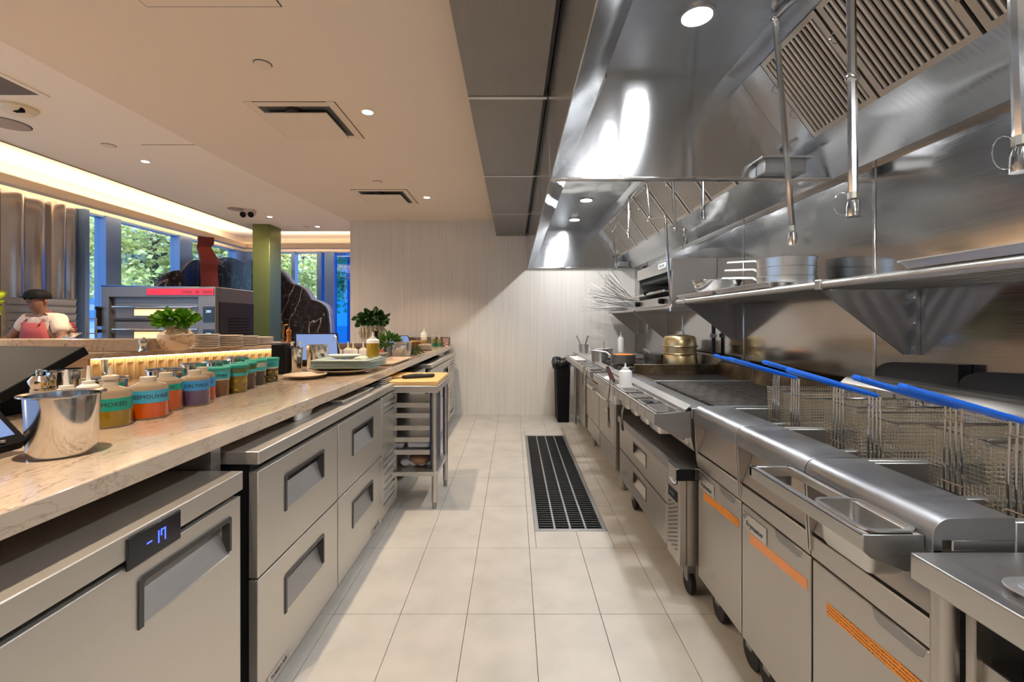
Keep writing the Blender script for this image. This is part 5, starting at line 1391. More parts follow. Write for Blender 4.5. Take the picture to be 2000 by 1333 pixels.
for k, (x, y) in enumerate(((-1.385, 3.58), (-1.345, 3.70), (-1.29, 3.66), (-1.215, 3.68))):
    squeeze_bottle(['leftmost', 'second from the left', 'third from the left', 'rightmost'][k]+' of four pale squeeze bottles behind the glass plates', (x, y, Z0), .036, .175, CREAMP, mat('pale_dressing', srgb(226, 190, 92), .35), .3, mat('cream_cap', srgb(240, 226, 180), .4), 'four pale squeeze bottles behind the glass plates')
sheet_pan('long shallow beige tray beyond the glass plates at the counter edge', -1.12, -.925, 3.40, 4.05, Z0, mat('beige_tray', srgb(206, 184, 160), .35), 'L', .022, 'beige_tray')
t = thing('wire_stand', 'thin pointed wire ticket stand in front of the blue tablet', 'wire stand', (-1.32, 3.40, Z0))
MB().tube([(-1.40, 3.38, Z0), (-1.345, 3.40, Z0+.22), (-1.335, 3.40, Z0+.225), (-1.325, 3.40, Z0+.22), (-1.27, 3.42, Z0)], .003, 6).build('wire', WIRE, t)
MB().tube([(-1.41, 3.38, Z0+.003), (-1.27, 3.42, Z0+.003)], .003, 6).build('foot_wire', WIRE, t)

# ---- greens
def leaves(m, n, c, R, s, up=.6, seed=1, flat=.75):
    random.seed(seed); mb = MB()
    for k in range(n):
        u = Vector((random.gauss(0, 1), random.gauss(0, 1), random.gauss(0, 1))).normalized()
        rr = random.uniform(.45, 1.0)
        p = Vector((c[0]+u.x*R[0]*rr, c[1]+u.y*R[1]*rr, c[2]+u.z*R[2]*rr))
        d = (u+Vector((0, 0, up*random.uniform(-.4, 1)))+Vector((random.uniform(-.5, .5),)*3)).normalized()
        sd = d.orthogonal().normalized(); sd = Matrix.Rotation(random.uniform(0, 2*PI), 3, d) @ sd; nn_ = d.cross(sd)
        L_ = s*random.uniform(.7, 1.3); W_ = L_*flat*.5
        vs = [p, p+d*L_*.35+sd*W_+nn_*W_*.35, p+d*L_*.8+sd*W_*.7+nn_*W_*.2, p+d*L_, p+d*L_*.8-sd*W_*.7+nn_*W_*.2, p+d*L_*.35-sd*W_+nn_*W_*.35, p+d*L_*.5]
        mb.add(vs, [(0, 1, 6), (1, 2, 6), (2, 3, 6), (3, 4, 6), (4, 5, 6), (5, 0, 6)])
    return mb
BASIL = mat('basil_green', srgb(96, 160, 24), .45); DGREEN = mat('dark_leaf_green', srgb(40, 84, 24), .5); MGREEN = mat('herb_green', srgb(74, 120, 34), .55)
VASE = mat('speckled_clay', srgb(206, 176, 140), .5)
_n = N(VASE, 'ShaderNodeTexNoise', Scale=14.0, Detail=3.0); LK(VASE, coords(VASE, (1, 1, 1.6)), _n.inputs['Vector'])
LK(VASE, ramp(VASE, _n.outputs['Fac'], [(.40, srgb(214, 184, 146)), (.47, srgb(168, 140, 118)), (.53, srgb(222, 198, 166))]), PB(VASE).inputs['Base Color'])
c = (-2.03, 2.74, 1.166)
t = thing('basil_vase', 'round clay vase of bright green basil on the marble ledge', 'vase', c)
MB().lathe([(0, 0), (.05, 0), (.075, .02), (.096, .065), (.092, .095), (.060, .125), (.050, .14), (.052, .165), (.046, .166), (.044, .14), (0, .13)], c, 32).build('vase', VASE, t)
leaves(BASIL, 260, (c[0]-.005, c[1]-.01, c[2]+.185), (.105, .085, .035), .042, .5, 3, .95).build('basil_leaves', BASIL, t, kind='stuff', angle=80)
mb = MB()
for k in range(7): a = k*.9; mb.tube([(c[0], c[1], c[2]+.14), (c[0]+.06*math.cos(a), c[1]+.05*math.sin(a), c[2]+.19)], .003, 5)
mb.build('stems', MGREEN, t)
c = (-3.36, 2.80, 1.166)
t = thing('leafy_vase', 'leafy sprig in a rust-coloured vase at the edge of the picture', 'vase', c)
MB().lathe([(0, 0), (.06, 0), (.09, .06), (.06, .16), (.05, .2), (.055, .21), (0, .2)], c, 24).build('vase', mat('rust_clay', srgb(150, 74, 40), .5), t)
leaves(mat('lime_leaf', srgb(176, 196, 20), .45), 60, (c[0]+.06, c[1], c[2]+.30), (.10, .08, .08), .06, .3, 4).build('leaves', mat('lime_leaf'), t, kind='stuff', angle=80)
c = (-1.50, 4.82, Z0)
t = thing('herb_pot', 'tall pale ribbed pot of dark green leaves near the pale wall', 'potted plant', c)
MB().lathe([(0, 0), (.085, 0), (.10, .03), (.115, .24), (.12, .29), (.11, .29), (.10, .25), (0, .25)], c, 32).build('pot', mat('pale_pot', srgb(196, 182, 164), .6), t)
mb = MB()
for k in range(18):
    a = 2*PI*k/18; mb.tube([(c[0]+.11*math.cos(a), c[1]+.11*math.sin(a), c[2]+.16), (c[0]+.13*math.cos(a+.1), c[1]+.13*math.sin(a+.1), c[2]+.23), (c[0]+.115*math.cos(a), c[1]+.115*math.sin(a), c[2]+.30)], [.006, .014, .006], 6)
mb.build('pale_stalks', mat('pale_stalk', srgb(206, 196, 168), .6), t)
leaves(DGREEN, 240, (c[0], c[1], c[2]+.365), (.14, .12, .06), .065, .4, 6).build('leaves', DGREEN, t, kind='stuff', angle=80)
c = (-1.225, 4.50, Z0)
t = thing('herb_bunch', 'bushy bunch of fresh green herbs standing in a steel tin on the far counter', 'herbs', c)
MB().lathe([(0, 0), (.05, 0), (.055, .09), (0, .09)], c, 20).build('tin', STEEL_D, t)
leaves(MGREEN, 240, (c[0], c[1], c[2]+.135), (.095, .08, .07), .055, .8, 8, .35).build('sprigs', MGREEN, t, kind='stuff', angle=80)
c = (-1.03, 4.62, Z0)
t = thing('herb_bunch', 'flat bunch of green stems lying on the marble by the steel pans', 'herbs', c)
leaves(MGREEN, 110, (c[0], c[1], c[2]+.045), (.07, .09, .03), .06, .1, 9, .25).build('sprigs', mat('olive_leaf', srgb(92, 104, 36), .55), t, kind='stuff', angle=80)
mb = MB()
for k in range(10): mb.tube([(c[0]-.06+.012*k, c[1]+.05, c[2]+.02), (c[0]-.02+.008*k, c[1]-.10, c[2]+.03+.003*k)], .003, 5)
mb.build('stems', MGREEN, t)
# ---- small goods on the far counter
mb = MB()
t = thing('printed_carton', 'grey printed carton with dark lettering behind the pale squeeze bottles', 'box', (-1.57, 4.42, Z0))
MB().box(-1.70, -1.44, 4.38, 4.46, Z0, Z0+.125).build('carton', mat('grey_carton', srgb(120, 106, 104), .6), t, bevel=.002)
text_part('RiceWraper', 'box_lettering', t, PRINTD, .05, (-1.58, 4.379, Z0+.085), (1, 0, 0), (0, 0, 1))
MB().box(-1.69, -1.50, 4.3785, 4.3795, Z0+.015, Z0+.055).build('red_print', mat('red_print', srgb(150, 52, 40), .6), t)
c = (-1.335, 4.42, Z0)
single(MB().lathe([(0, 0), (.03, 0), (.032, .15), (.014, .19), (.014, .24), (.02, .243), (0, .245)], c, 20), 'dark_bottle', BLACKP, 'dark slim bottle beside the pale ribbed pot', 'bottle', c)
t = thing('red_capped_bottle', 'small bottle with a red cap beside the herb bunch', 'bottle', (-1.235, 4.28, Z0))
MB().lathe([(0, 0), (.022, 0), (.022, .025), (0, .025)], (-1.235, 4.28, Z0), 16).build('body', CLEAR, t)
MB().lathe([(0, .025), (.020, .025), (.014, .055), (.006, .07), (0, .07)], (-1.235, 4.28, Z0), 16).build('cap', mat('red_cap', srgb(214, 40, 16), .4), t)
for k in range(2):
    c0 = (-1.235+.0*k, 3.98, Z0+.028*k)
    single(MB().rpan(-1.33, -1.12, 3.90+.01*k, 4.10, c0[2]+.03, .028, rad=.02), 'steel_tray', STEEL_H, ['lower', 'upper'][k]+' of two shallow steel trays stacked by the herb bunch', 'tray', c0, 'shallow steel trays by the herb bunch')
for k in range(4):
    single(MB().rpan(-1.14+.004*k, -.975, 4.22+.006*k, 4.40, Z0+.075+.022*k, .07, rad=.02), 'insert_pan', STEEL_H, ['lowest', 'second', 'third', 'topmost'][k]+' of the nested steel insert pans on the far counter', 'pan', (-1.06, 4.31, Z0+.022*k), 'nested steel insert pans on the far counter')
single(MB().quadbox([(-1.12, 4.13, Z0+.004), (-1.06, 4.20, Z0+.004), (-1.0, 4.20, Z0+.10), (-1.06, 4.13, Z0+.10)], (0, .006, .002)), 'leaning_lid', STEEL_H, 'steel lid leaning against the nested insert pans', 'lid', (-1.06, 4.16, Z0), bevel=.001)
c = (-1.16, 5.30, Z0)
t = thing('yellow_tub', 'round tub of yellow-brown food with a pale lid rim near the wall', 'tub', c)
MB().lathe([(0, 0), (.075, 0), (.09, .10), (0, .10)], c, 24).build('tub', mat('amber_food', srgb(150, 98, 24), .35), t)
MB().lathe([(.085, .098), (.095, .098), (.095, .108), (0, .110), (0, .098)], c, 24).build('lid', mat('yellow_lid', srgb(214, 164, 66), .4), t)
c = (-1.035, 5.28, Z0)
t = thing('flour_tub', 'square clear tub of white flour at the far counter edge', 'tub', c)
TUBC = mat('clear_tub', (.92, .91, .89, 1), .05, trans=.95, ior=1.04)
MB().rpan(-1.14, -.935, 5.20, 5.40, Z0+.15, .148, lip=.014, taper=.012, rad=.03).build('tub', TUBC, t)
MB().box(-1.108, -.965, 5.23, 5.37, Z0+.004, Z0+.075).build('flour', mat('white_flour', srgb(222, 210, 196), .9), t, bevel=.012)
squeeze_bottle('tall squeeze bottle of oil at the far wall above the flour tub', (-1.19, 6.05, Z0), .042, .25, CREAMP, OILC, .5, CREAMP, tip=.04)
squeeze_bottle('small green-labelled squeeze bottle at the far wall, farther from the edge', (-1.07, 6.1, Z0), .028, .165, mat('green_cloudy', srgb(130, 128, 70), .3), mat('green_label', srgb(30, 120, 90), .4), .45, CREAMP, 'small green-labelled squeeze bottles at the far wall')
squeeze_bottle('small green-labelled squeeze bottle at the far wall, nearer to the edge', (-.995, 6.1, Z0), .030, .165, mat('green_cloudy', srgb(130, 128, 70), .3), mat('green_label', srgb(30, 120, 90), .4), .45, CREAMP, 'small green-labelled squeeze bottles at the far wall')
CUP = mat('red_checked_cup', srgb(210, 190, 180), .5)
_ck = N(CUP, 'ShaderNodeTexChecker', Scale=60.0); LK(CUP, coords(CUP, (1, 1, 1)), _ck.inputs['Vector'])
_ck.inputs['Color1'].default_value = srgb(222, 206, 196); _ck.inputs['Color2'].default_value = srgb(150, 70, 66); LK(CUP, _ck.outputs['Color'], PB(CUP).inputs['Base Color'])
c = (-.925, 6.2, Z0)
single(MB().lathe([(0, 0), (.036, 0), (.044, .11), (.046, .112), (.04, .108), (0, .02)], c, 20), 'paper_cup', CUP, 'red and white checked cup in the far counter corner', 'cup', c)
single(MB().box(-1.75, -.90, 6.30, 6.46, Z0, Z0+.115), 'back_ledge', mat('dark_wood', srgb(84, 66, 54), .5), 'low dark ledge along the pale wall behind the far bottles', 'ledge', (-1.3, 6.38, Z0), bevel=.004)

# ---- raised bar ledge with glowing fluted tiles
E0 = Vector((-2.31, 2.45)); E1 = Vector((-1.76, 3.46)); dv = (E1-E0).normalized(); nv = Vector((-dv.y, dv.x))
lt = thing('bar_ledge', 'raised marble bar ledge with a glowing fluted tile front behind the bottles', 'bar', (-2.3, 2.9, 0))
lpoly = [(-3.7, 2.42), (-2.38, 2.42), (-2.33, 2.43), (-2.30, 2.47), (E1.x, E1.y), (-2.13, 3.66), (-2.62, 2.98), (-3.7, 2.98)]
MB().prism(lpoly, 1.135, 1.165, 'z').build('ledge_top', MARBLE, lt, bevel=.006)
W0 = E0+nv*.055+dv*.04; W1 = E1+nv*.055-dv*.01
bp = [(-3.7, 2.52), (W0.x-.02, 2.52), (W0.x+nv.x*.02, W0.y+nv.y*.02), (W1.x+nv.x*.02, W1.y+nv.y*.02), (W1.x+nv.x*.25, W1.y+nv.y*.25), (-2.55, 2.9), (-3.7, 2.9)]
MB().prism(bp, 0, 1.135, 'z').build('bar_body', mat('beige_panel', srgb(206, 176, 140), .55), lt)
FLT = mat('fluted_tile', srgb(240, 214, 168), .35)
nt_ = 21; Lw = (W1-W0).length; tw = Lw/nt_
for k in range(nt_):
    if k == 0: mb = MB()
    m2 = MB(); vs = []; cu_ = [0, .16, .30, .5, .70, .84, 1]; dp = [0, 0, -.014, -.021, -.014, 0, 0]
    rows_ = [(1.0018, 1), (1.078, 1), (1.092, .8), (1.100, 0), (1.133, 0)]
    for z, f_ in rows_:
        for u, d_ in zip(cu_, dp):
            p = W0+dv*(tw*(k+.02+u*.96))-nv*(.0+d_*f_*-1*-1)
            p = W0+dv*(tw*(k+.02+u*.96))+nv*(-d_*f_)-nv*.004
            vs.append((p.x, p.y, z))
    nn2 = len(cu_); fs = []
    for r_ in range(len(rows_)-1):
        for q in range(nn2-1): fs.append((r_*nn2+q, r_*nn2+q+1, (r_+1)*nn2+q+1, (r_+1)*nn2+q))
    m2.add(vs, fs).build('fluted_tile', FLT, lt, angle=50)
LEDL = mat('ledge_led', (1, .85, .6, 1), .5, emit=(1.0, .72, .40), estr=LEDGE_E)
s0_, s1_ = W0-nv*.034, W1-nv*.034
MB().quadbox([(s0_.x, s0_.y, 1.1345), (s1_.x, s1_.y, 1.1345), (s1_.x+nv.x*.014, s1_.y+nv.y*.014, 1.1345), (s0_.x+nv.x*.014, s0_.y+nv.y*.014, 1.1345)], (0, 0, -.006)).build('led_strip', LEDL, lt)
ub = [(-3.7, 2.585), (-2.20, 2.63), (-2.12, 2.66), (-2.09, 2.71), (-2.11, 2.76), (-3.7, 2.72)]
single(MB().prism(ub, 1.1655, 1.238, 'z'), 'marble_upstand', MARBLE, 'low marble upstand with a rounded end on the bar ledge in front of the cook', 'ledge', (-2.9, 2.65, 1.165), bevel=.005)
# stacks of plates on the ledge: each plate its own
STONE = mat('grey_stoneware', srgb(214, 204, 192), .35)
for s_, (x, y, r, n_) in enumerate(((-1.985, 2.94, .078, 8), (-1.965, 3.12, .098, 7), (-1.93, 3.30, .080, 6), (-1.905, 3.46, .074, 5))):
    nm = ['stack beside the vase', 'widest stack', 'stack next to the farthest', 'farthest stack'][s_]
    o0 = None
    for k in range(n_):
        z = 1.1655+.0115*k
        od = ['lowest', 'second', 'third', 'fourth', 'fifth', 'sixth', 'seventh', 'eighth'][k]
        lb = f'{od} plate from the bottom in the {nm} on the bar ledge'
        if o0 is None:
            o0 = single(MB().lathe([(0, 0), (r*.8, 0), (r*.98, .006), (r, .0105), (r*.96, .0108), (r*.75, .004), (0, .004)], (x, y, z), 28), 'stoneware_plate', STONE, lb, 'plate', (x, y, z), 'stoneware plates stacked on the bar ledge')
        else:
            o = o0.copy(); COL.objects.link(o); o.location = (x+random.uniform(-.003, .003), y, z); o['label'] = lb
# ================================================================== DINING SIDE
GREENC = brushed('green_column_metal', (.13, .165, .06, 1), .34, grain=(60, 60, 1), gs=.03, metal=.75)
single(MB().box(-4.59, -4.29, 8.0, 8.4, 0, 3.049), 'square_column', GREENC, 'square olive-green metal column in front of the black marble', 'column', (-4.44, 8.2, 0), bevel=.004)
NERO = mat('black_marble', (.012, .010, .011, 1), .28, spec=.3)
_m = NERO
_prev = None
for _sc, _wd, _cl in ((1.1, .010, (.30, .25, .23)), (2.6, .009, (.16, .135, .125)), (5.0, .010, (.07, .06, .055))):
    _k = vein_mask(_m, (1, 1.6, .8), (.4, .3, .6), _sc, _wd, 4.0, 1.2, .45)
    _c = ramp(_m, _k, [(0, _cl), (1, (.004, .0035, .004))])
    if _prev is None: _prev = _c
    else:
        _a = N(_m, 'ShaderNodeMixRGB', blend_type='ADD'); _a.inputs['Fac'].default_value = 1; LK(_m, _prev, _a.inputs['Color1']); LK(_m, _c, _a.inputs['Color2']); _prev = _a.outputs[0]
LK(_m, _prev, PB(_m).inputs['Base Color'])
def bulge(p, q, h, n=8):
    p, q = Vector(p), Vector(q); d = q-p; nn_ = Vector((-d.y, d.x)).normalized()
    return [tuple(p+d*(k/n)+nn_*(h*math.sin(PI*k/n))) for k in range(n)]
o = []
for a, b, h in (((7.33, 1.72), (7.97, 2.235), .17), ((7.97, 2.235), (8.62, 2.41), .14), ((8.62, 2.41), (9.74, 2.60), .13), ((9.74, 2.60), (10.4, 2.62), .10)): o += bulge(a, b, h)
o += [(10.4, 2.62), (10.4, 0), (7.33, 0)]
single(MB().prism(o, -5.83, -5.78, 'x'), 'scalloped_screen', NERO, 'cloud-shaped black veined marble screen behind the pizza oven', 'marble screen', (-5.8, 8.9, 0), 'cloud-shaped black marble screens', bevel=.003)
o = []
for a, b, h in (((-5.5, 2.60), (-4.69, 2.14), .12), ((-4.69, 2.14), (-4.27, 1.80), .08), ((-4.27, 1.80), (-3.90, 1.32), .15)): o += bulge(a, b, h)
o += [(-3.88, 1.25), (-3.86, 0), (-5.5, 0)]
t = thing('scalloped_screen', 'cloud-shaped black veined marble screen stepping down beside the green column', 'marble screen', (-4.6, 9.6, 0), 'cloud-shaped black marble screens')
MB().prism(o, 9.56, 9.64, 'y').build('marble_face', NERO, t)
MB().prism([(x+.02, z+.012) for x, z in o], 9.641, 9.80, 'y').build('pale_edge', mat('pale_edge_paint', srgb(168, 176, 196), .5), t)

# pizza oven
OV = brushed('oven_grey_metal', (.21, .215, .23, 1), .42, grain=(2, 2, 60), gs=.02, metal=.8)
t = thing('pizza_oven', 'grey two-deck pizza oven with a red banner and lit glass behind the bar', 'oven', (-4.37, 6.0, 0))
MB().box(-5.07, -3.67, 5.66, 6.42, .2, 1.765).build('body', OV, t, bevel=.006)
MB().box(-3.669, -3.66, 5.67, 6.41, .25, 1.58).build('side_panel', BLACKM, t)
for k in range(9): MB().box(-3.66, -3.652, 5.85, 6.3, 1.05+.04*k, 1.06+.04*k).build('side_louvre', BLACKP, t)
fr = MB(); fr.box(-5.07, -4.985, 5.60, 5.66, .6, 1.765); fr.box(-3.88, -3.67, 5.60, 5.66, .6, 1.765); fr.box(-4.985, -3.88, 5.60, 5.66, 1.64, 1.765); fr.box(-4.985, -3.88, 5.60, 5.66, .6, .75)
fr.build('front_frame', OV, t, bevel=.003)
ban = MB().box(-4.51, -3.685, 5.592, 5.60, 1.665, 1.742).build('red_banner', mat('banner_red', srgb(196, 40, 70), .45), t)
for _w, _x in (('cotto', -4.02), ('da', -3.89), ('bello', -3.765)):
    text_part(_w, 'banner_word', ban, PRINTD, .062, (_x, 5.591, 1.704), (1, 0, 0), (0, 0, 1), shear=.3)
GLOW = mat('oven_glow', (.9, .7, .4, 1), .3, emit=(1.0, .66, .30), estr=.9)
for zt in (1.615, 1.335):
    d = MB().box(-4.94, -3.90, 5.645, 5.66, zt-.24, zt-.0).build('deck_door', OV, t, bevel=.003)
    MB().box(-4.70, -4.00, 5.638, 5.646, zt-.205, zt-.125).build('lit_glass', GLOW, d)
    MB().box(-4.71, -3.99, 5.641, 5.645, zt-.212, zt-.118).build('glass_frame', BLACKM, d)
    MB().cyl((-4.96, 5.625, zt-.095), (-3.90, 5.625, zt-.095), .011, seg=10).build('door_bar', CHROME, d)
    MB().box(-4.96, -3.90, 5.640, 5.655, zt-.272, zt-.255).build('shadow_gap', DARK, d)
for z in (1.43, 1.15):
    p = MB().box(-3.82, -3.68, 5.594, 5.60, z-.10, z+.09).build('control_panel', DISP, t)
    text_part('280', 'panel_digits', p, mat('panel_glow', (.4, .6, .8, 1), .4, emit=(.35, .55, .8), estr=1.0), .045, (-3.75, 5.593, z+.03), (1, 0, 0), (0, 0, 1))
for z in (1.50, 1.22): MB().cyl((-5.085, 5.60, z), (-5.085, 5.55, z), .022, seg=12).build('hinge_knob', BLACKP, t)
MB().box(-5.10, -5.075, 5.56, 5.66, 1.28, 1.50).build('side_handle', BLACKP, t)
for x, y in ((-4.95, 5.75), (-3.8, 5.75), (-4.95, 6.3), (-3.8, 6.3)): MB().cyl((x, y, 0), (x, y, .21), .03, seg=12).build('leg', STEEL_D, t)
t = thing('pizza_peel', 'blue flat pizza peel with a long dark handle on top of the oven', 'pizza peel', (-4.7, 5.75, 1.766))
MB().box(-4.42, -4.10, 5.68, 5.95, 1.767, 1.775).build('blade', mat('blue_peel', srgb(20, 80, 170), .4), t, bevel=.003)
MB().tube([(-4.42, 5.8, 1.772), (-5.16, 5.70, 1.785)], .011, 8).build('handle', mat('blue_peel', srgb(20, 80, 170), .4), t)
# maroon flue
MAR = brushed('maroon_metal', (.20, .045, .045, 1), .24, grain=(2, 2, 2), gs=0, metal=.85)
secs = [(1.4, -5.43, .19), (1.99, -5.445, .185), (2.15, -5.455, .18), (2.32, -5.46, .182), (2.42, -5.445, .195), (2.56, -5.50, .165), (2.66, -5.545, .145), (2.72, -5.51, .168), (2.835, -5.51, .168)]
mb = MB(); vs = []
for z, xc, h in secs:
    for dx, dy in ((-1, .25), (-.15, -.75), (1, 0), (.2, 1.0)): vs.append((xc+dx*h, 8.12+dy*h*1.1, z))
fs = [tuple(range(3, -1, -1)), tuple(range(4*(len(secs)-1), 4*len(secs)))]
for i in range(len(secs)-1): fs += [(i*4+k, i*4+(k+1) % 4, (i+1)*4+(k+1) % 4, (i+1)*4+k) for k in range(4)]
single(mb.add(vs, fs), 'oven_flue', MAR, 'wavy maroon metal flue rising behind the oven to the light cove', 'flue', (-5.5, 8.1, 1.4), angle=50)
single(MB().box(-5.72, -5.22, 7.85, 8.4, 0, 1.4), 'flue_cabinet', BLACKM, 'black cabinet below the maroon flue', 'cabinet', (-5.47, 8.1, 0))

# curved steel cladding by the windows
CLAD = brushed('curved_clad_steel', (.52, .50, .50, 1), .17, grain=(2, 2, 1), gs=.0, wave=.03, wscale=(2, 2.4, .35), smudge=.04)
t = thing('steel_cladding', 'tall curved polished steel cladding beside the left windows', 'wall cladding', (-6.1, 5.7, 0))
yy = [4.60, 5.10, 5.52, 5.80, 6.10, 6.32, 6.50]
for i, (a, b) in enumerate(zip(yy, yy[1:])):
    pts = [(-6.22+.09*math.sin(PI*k/8)*(1 if i % 2 == 0 else .45), a+(b-a)*k/8) for k in range(9)]
    MB().prism(pts+[(-6.28, b), (-6.28, a)], .0, 2.95, 'z').build('clad_panel', CLAD, t, angle=40)
MB().box(-6.29, -6.12, 6.50, 6.57, 0, 2.95).build('edge_post', FRAME, t)

# trays and cook
mb0 = None
TRG = mat('grey_dough_tray', srgb(150, 150, 156), .45)
for k in range(13):
    z = .40+.095*k
    lb = ['topmost', 'second', 'third', 'fourth', 'fifth', 'sixth', 'seventh', 'eighth', 'ninth', 'tenth', 'eleventh', 'twelfth', 'bottom'][12-k]+(' grey dough tray' if k in (0, 12) else ' grey dough tray from the top')+' in the stack behind the cook'
    if mb0 is None: mb0 = single(MB().rpan(-6.12, -5.68, 5.45, 5.95, z+.09, .09, lip=.012, taper=.006, rad=.02), 'dough_tray', TRG, lb, 'tray', (-5.9, 5.7, z), 'grey dough trays stacked behind the cook')
    else:
        o = mb0.copy(); COL.objects.link(o); o.location = (-5.9, 5.7, z); o['label'] = lb
t = thing('tray_dolly', 'low wheeled dolly under the stacked dough trays', 'dolly', (-5.9, 5.7, 0))
MB().box(-6.12, -5.68, 5.45, 5.95, .34, .40).build('deck', STEEL_D, t)
for x, y in ((-6.05, 5.5), (-5.75, 5.5), (-6.05, 5.9), (-5.75, 5.9)): MB().cyl((x, y, 0), (x, y, .34), .02, seg=10).build('leg', STEEL_D, t)

def skin(name, verts, edges, radii, m, parent, sub=2, root=0):
    o0 = ORG[parent.name] if parent is not None else (0, 0, 0)
    me = bpy.data.meshes.new(name); me.from_pydata([(x-o0[0], y-o0[1], z-o0[2]) for x, y, z in verts], edges, [])
    o = bpy.data.objects.new(name, me); COL.objects.link(o); me.materials.append(m)
    if parent is not None: o.parent = parent
    o.modifiers.new('skin', 'SKIN')
    if not me.skin_vertices: me.skin_vertices.new()
    for i, r in enumerate(radii):
        sv = me.skin_vertices[0].data[i]; sv.radius = r if isinstance(r, tuple) else (r, r); sv.use_root = (i == root)
    for md in o.modifiers:
        if md.type == 'SKIN': md.use_smooth_shade = True
    s = o.modifiers.new('sub', 'SUBSURF'); s.levels = sub; s.render_levels = sub
    ORG[o.name] = o0
    return o
px, py = -5.13, 5.0
t = thing('person', 'cook in a white shirt, red apron and black cap working behind the bar', 'person', (px, py, 0))
SKINM = mat('skin', srgb(126, 88, 68), .5)
V = [(px, py, .95), (px, py, 1.12), (px, py-.02, 1.27), (px-.003, py-.045, 1.40), (px-.006, py-.06, 1.455), (px-.012, py-.085, 1.50), (px-.014, py-.09, 1.565), (px-.014, py-.075, 1.625),
     (px+.17, py-.03, 1.365), (px+.26, py-.09, 1.13), (px+.31, py-.29, 1.09), (px+.325, py-.36, 1.08), (px-.17, py-.03, 1.365), (px-.29, py-.10, 1.15), (px-.26, py-.31, 1.10), (px-.25, py-.38, 1.09),
     (px+.09, py, .88), (px+.10, py, .48), (px+.10, py+.02, .09), (px+.11, py-.13, .04), (px-.09, py, .88), (px-.10, py, .48), (px-.10, py+.02, .09), (px-.11, py-.13, .04)]
E = [(0, 1), (1, 2), (2, 3), (3, 4), (4, 5), (5, 6), (6, 7), (2, 8), (8, 9), (9, 10), (10, 11), (2, 12), (12, 13), (13, 14), (14, 15), (0, 16), (16, 17), (17, 18), (18, 19), (0, 20), (20, 21), (21, 22), (22, 23)]
R = [.13, .13, .14, .065, .06, .078, .094, .07, .07, .048, .032, .036, .07, .048, .032, .036, .09, .065, .045, .036, .09, .065, .045, .036]
nv0 = len(V)
for base, sgn in ((11, 1), (15, -1)):              # five fingers a hand
    bx, by, bz = V[base]
    for k, (dx, l) in enumerate(((-.028, .055), (-.010, .065), (.008, .062), (.025, .05))):
        i = len(V); V += [(bx+dx, by-.045, bz-.004), (bx+dx, by-.045-l*.5, bz-.012), (bx+dx, by-.045-l, bz-.028)]; E += [(base, i), (i, i+1), (i+1, i+2)]; R += [.0095, .0085, .0075]
    i = len(V); V += [(bx-sgn*.035, by-.01, bz-.008), (bx-sgn*.05, by-.04, bz-.02)]; E += [(base, i), (i, i+1)]; R += [.011, .009]
skin('body', V, E, R, SKINM, t, 2)
for s in (-1, 1):
    MB().sphere((px-.014+s*.092, py-.08, 1.56), .022, 8, 6, (.4, .8, 1.3)).build('ear', SKINM, t)
    MB().sphere((px-.014+s*.033, py-.180, 1.575), .011, 8, 6).build('eye', mat('eye_dark', (.03, .02, .018, 1), .2), t)
MB().add([(px-.014, py-.178, 1.575), (px-.030, py-.178, 1.535), (px+.002, py-.178, 1.535), (px-.014, py-.206, 1.538)], [(0, 1, 3), (0, 3, 2), (1, 2, 3), (0, 2, 1)]).build('nose', SKINM, t, angle=80)
MB().sphere((px-.014, py-.176, 1.512), .022, 10, 6, (1, .35, .28)).build('mouth', mat('lips', srgb(110, 62, 54), .5), t)
SHIRT = mat('white_shirt', srgb(216, 196, 178), .8)
V2 = [(px, py, .98), (px, py, 1.12), (px, py-.02, 1.27), (px, py-.03, 1.36), (px+.17, py-.03, 1.355), (px+.235, py-.07, 1.20), (px-.17, py-.03, 1.355), (px-.25, py-.075, 1.215)]
skin('shirt', V2, [(0, 1), (1, 2), (2, 3), (2, 4), (4, 5), (2, 6), (6, 7)], [.150, .150, .158, .10, .088, .082, .088, .082], SHIRT, t, 2)
APR = mat('red_apron', srgb(158, 70, 74), .8)
mb = MB(); pts = []
for z, wd, yo in ((.62, .20, -.175), (.95, .20, -.185), (1.12, .19, -.185), (1.20, .15, -.195), (1.32, .115, -.185)):
    for k in range(7):
        u = -1+k/3; pts.append((px+u*wd, py+yo+.09*u*u*(wd/.2), z))
fs = [(r*7+k, r*7+k+1, (r+1)*7+k+1, (r+1)*7+k) for r in range(4) for k in range(6)]
ap = MB().add(pts, fs).build('apron', APR, t, angle=80); md = ap.modifiers.new('solid', 'SOLIDIFY'); md.thickness = .008; md.offset = 1
MB().tube([(px-.10, py-.17, 1.31), (px-.07, py-.05, 1.43), (px, py+.05, 1.45), (px+.07, py-.05, 1.43), (px+.10, py-.17, 1.31)], .008, 6).build('apron_strap', APR, t)
MB().lathe([(.104, -.005), (.108, .015), (.10, .055), (.065, .09), (0, .10), (0, .08), (.09, .03), (.098, -.005)], (px-.014, py-.08, 1.590), 20, 1.0, 1.1).build('cap', BLACKP, t, angle=60)
MB().prism([(px-.09, py-.165), (px+.06, py-.165), (px+.04, py-.215), (px-.015, py-.225), (px-.07, py-.215)], 1.590, 1.600, 'z').build('cap_peak', BLACKP, t, bevel=.003)
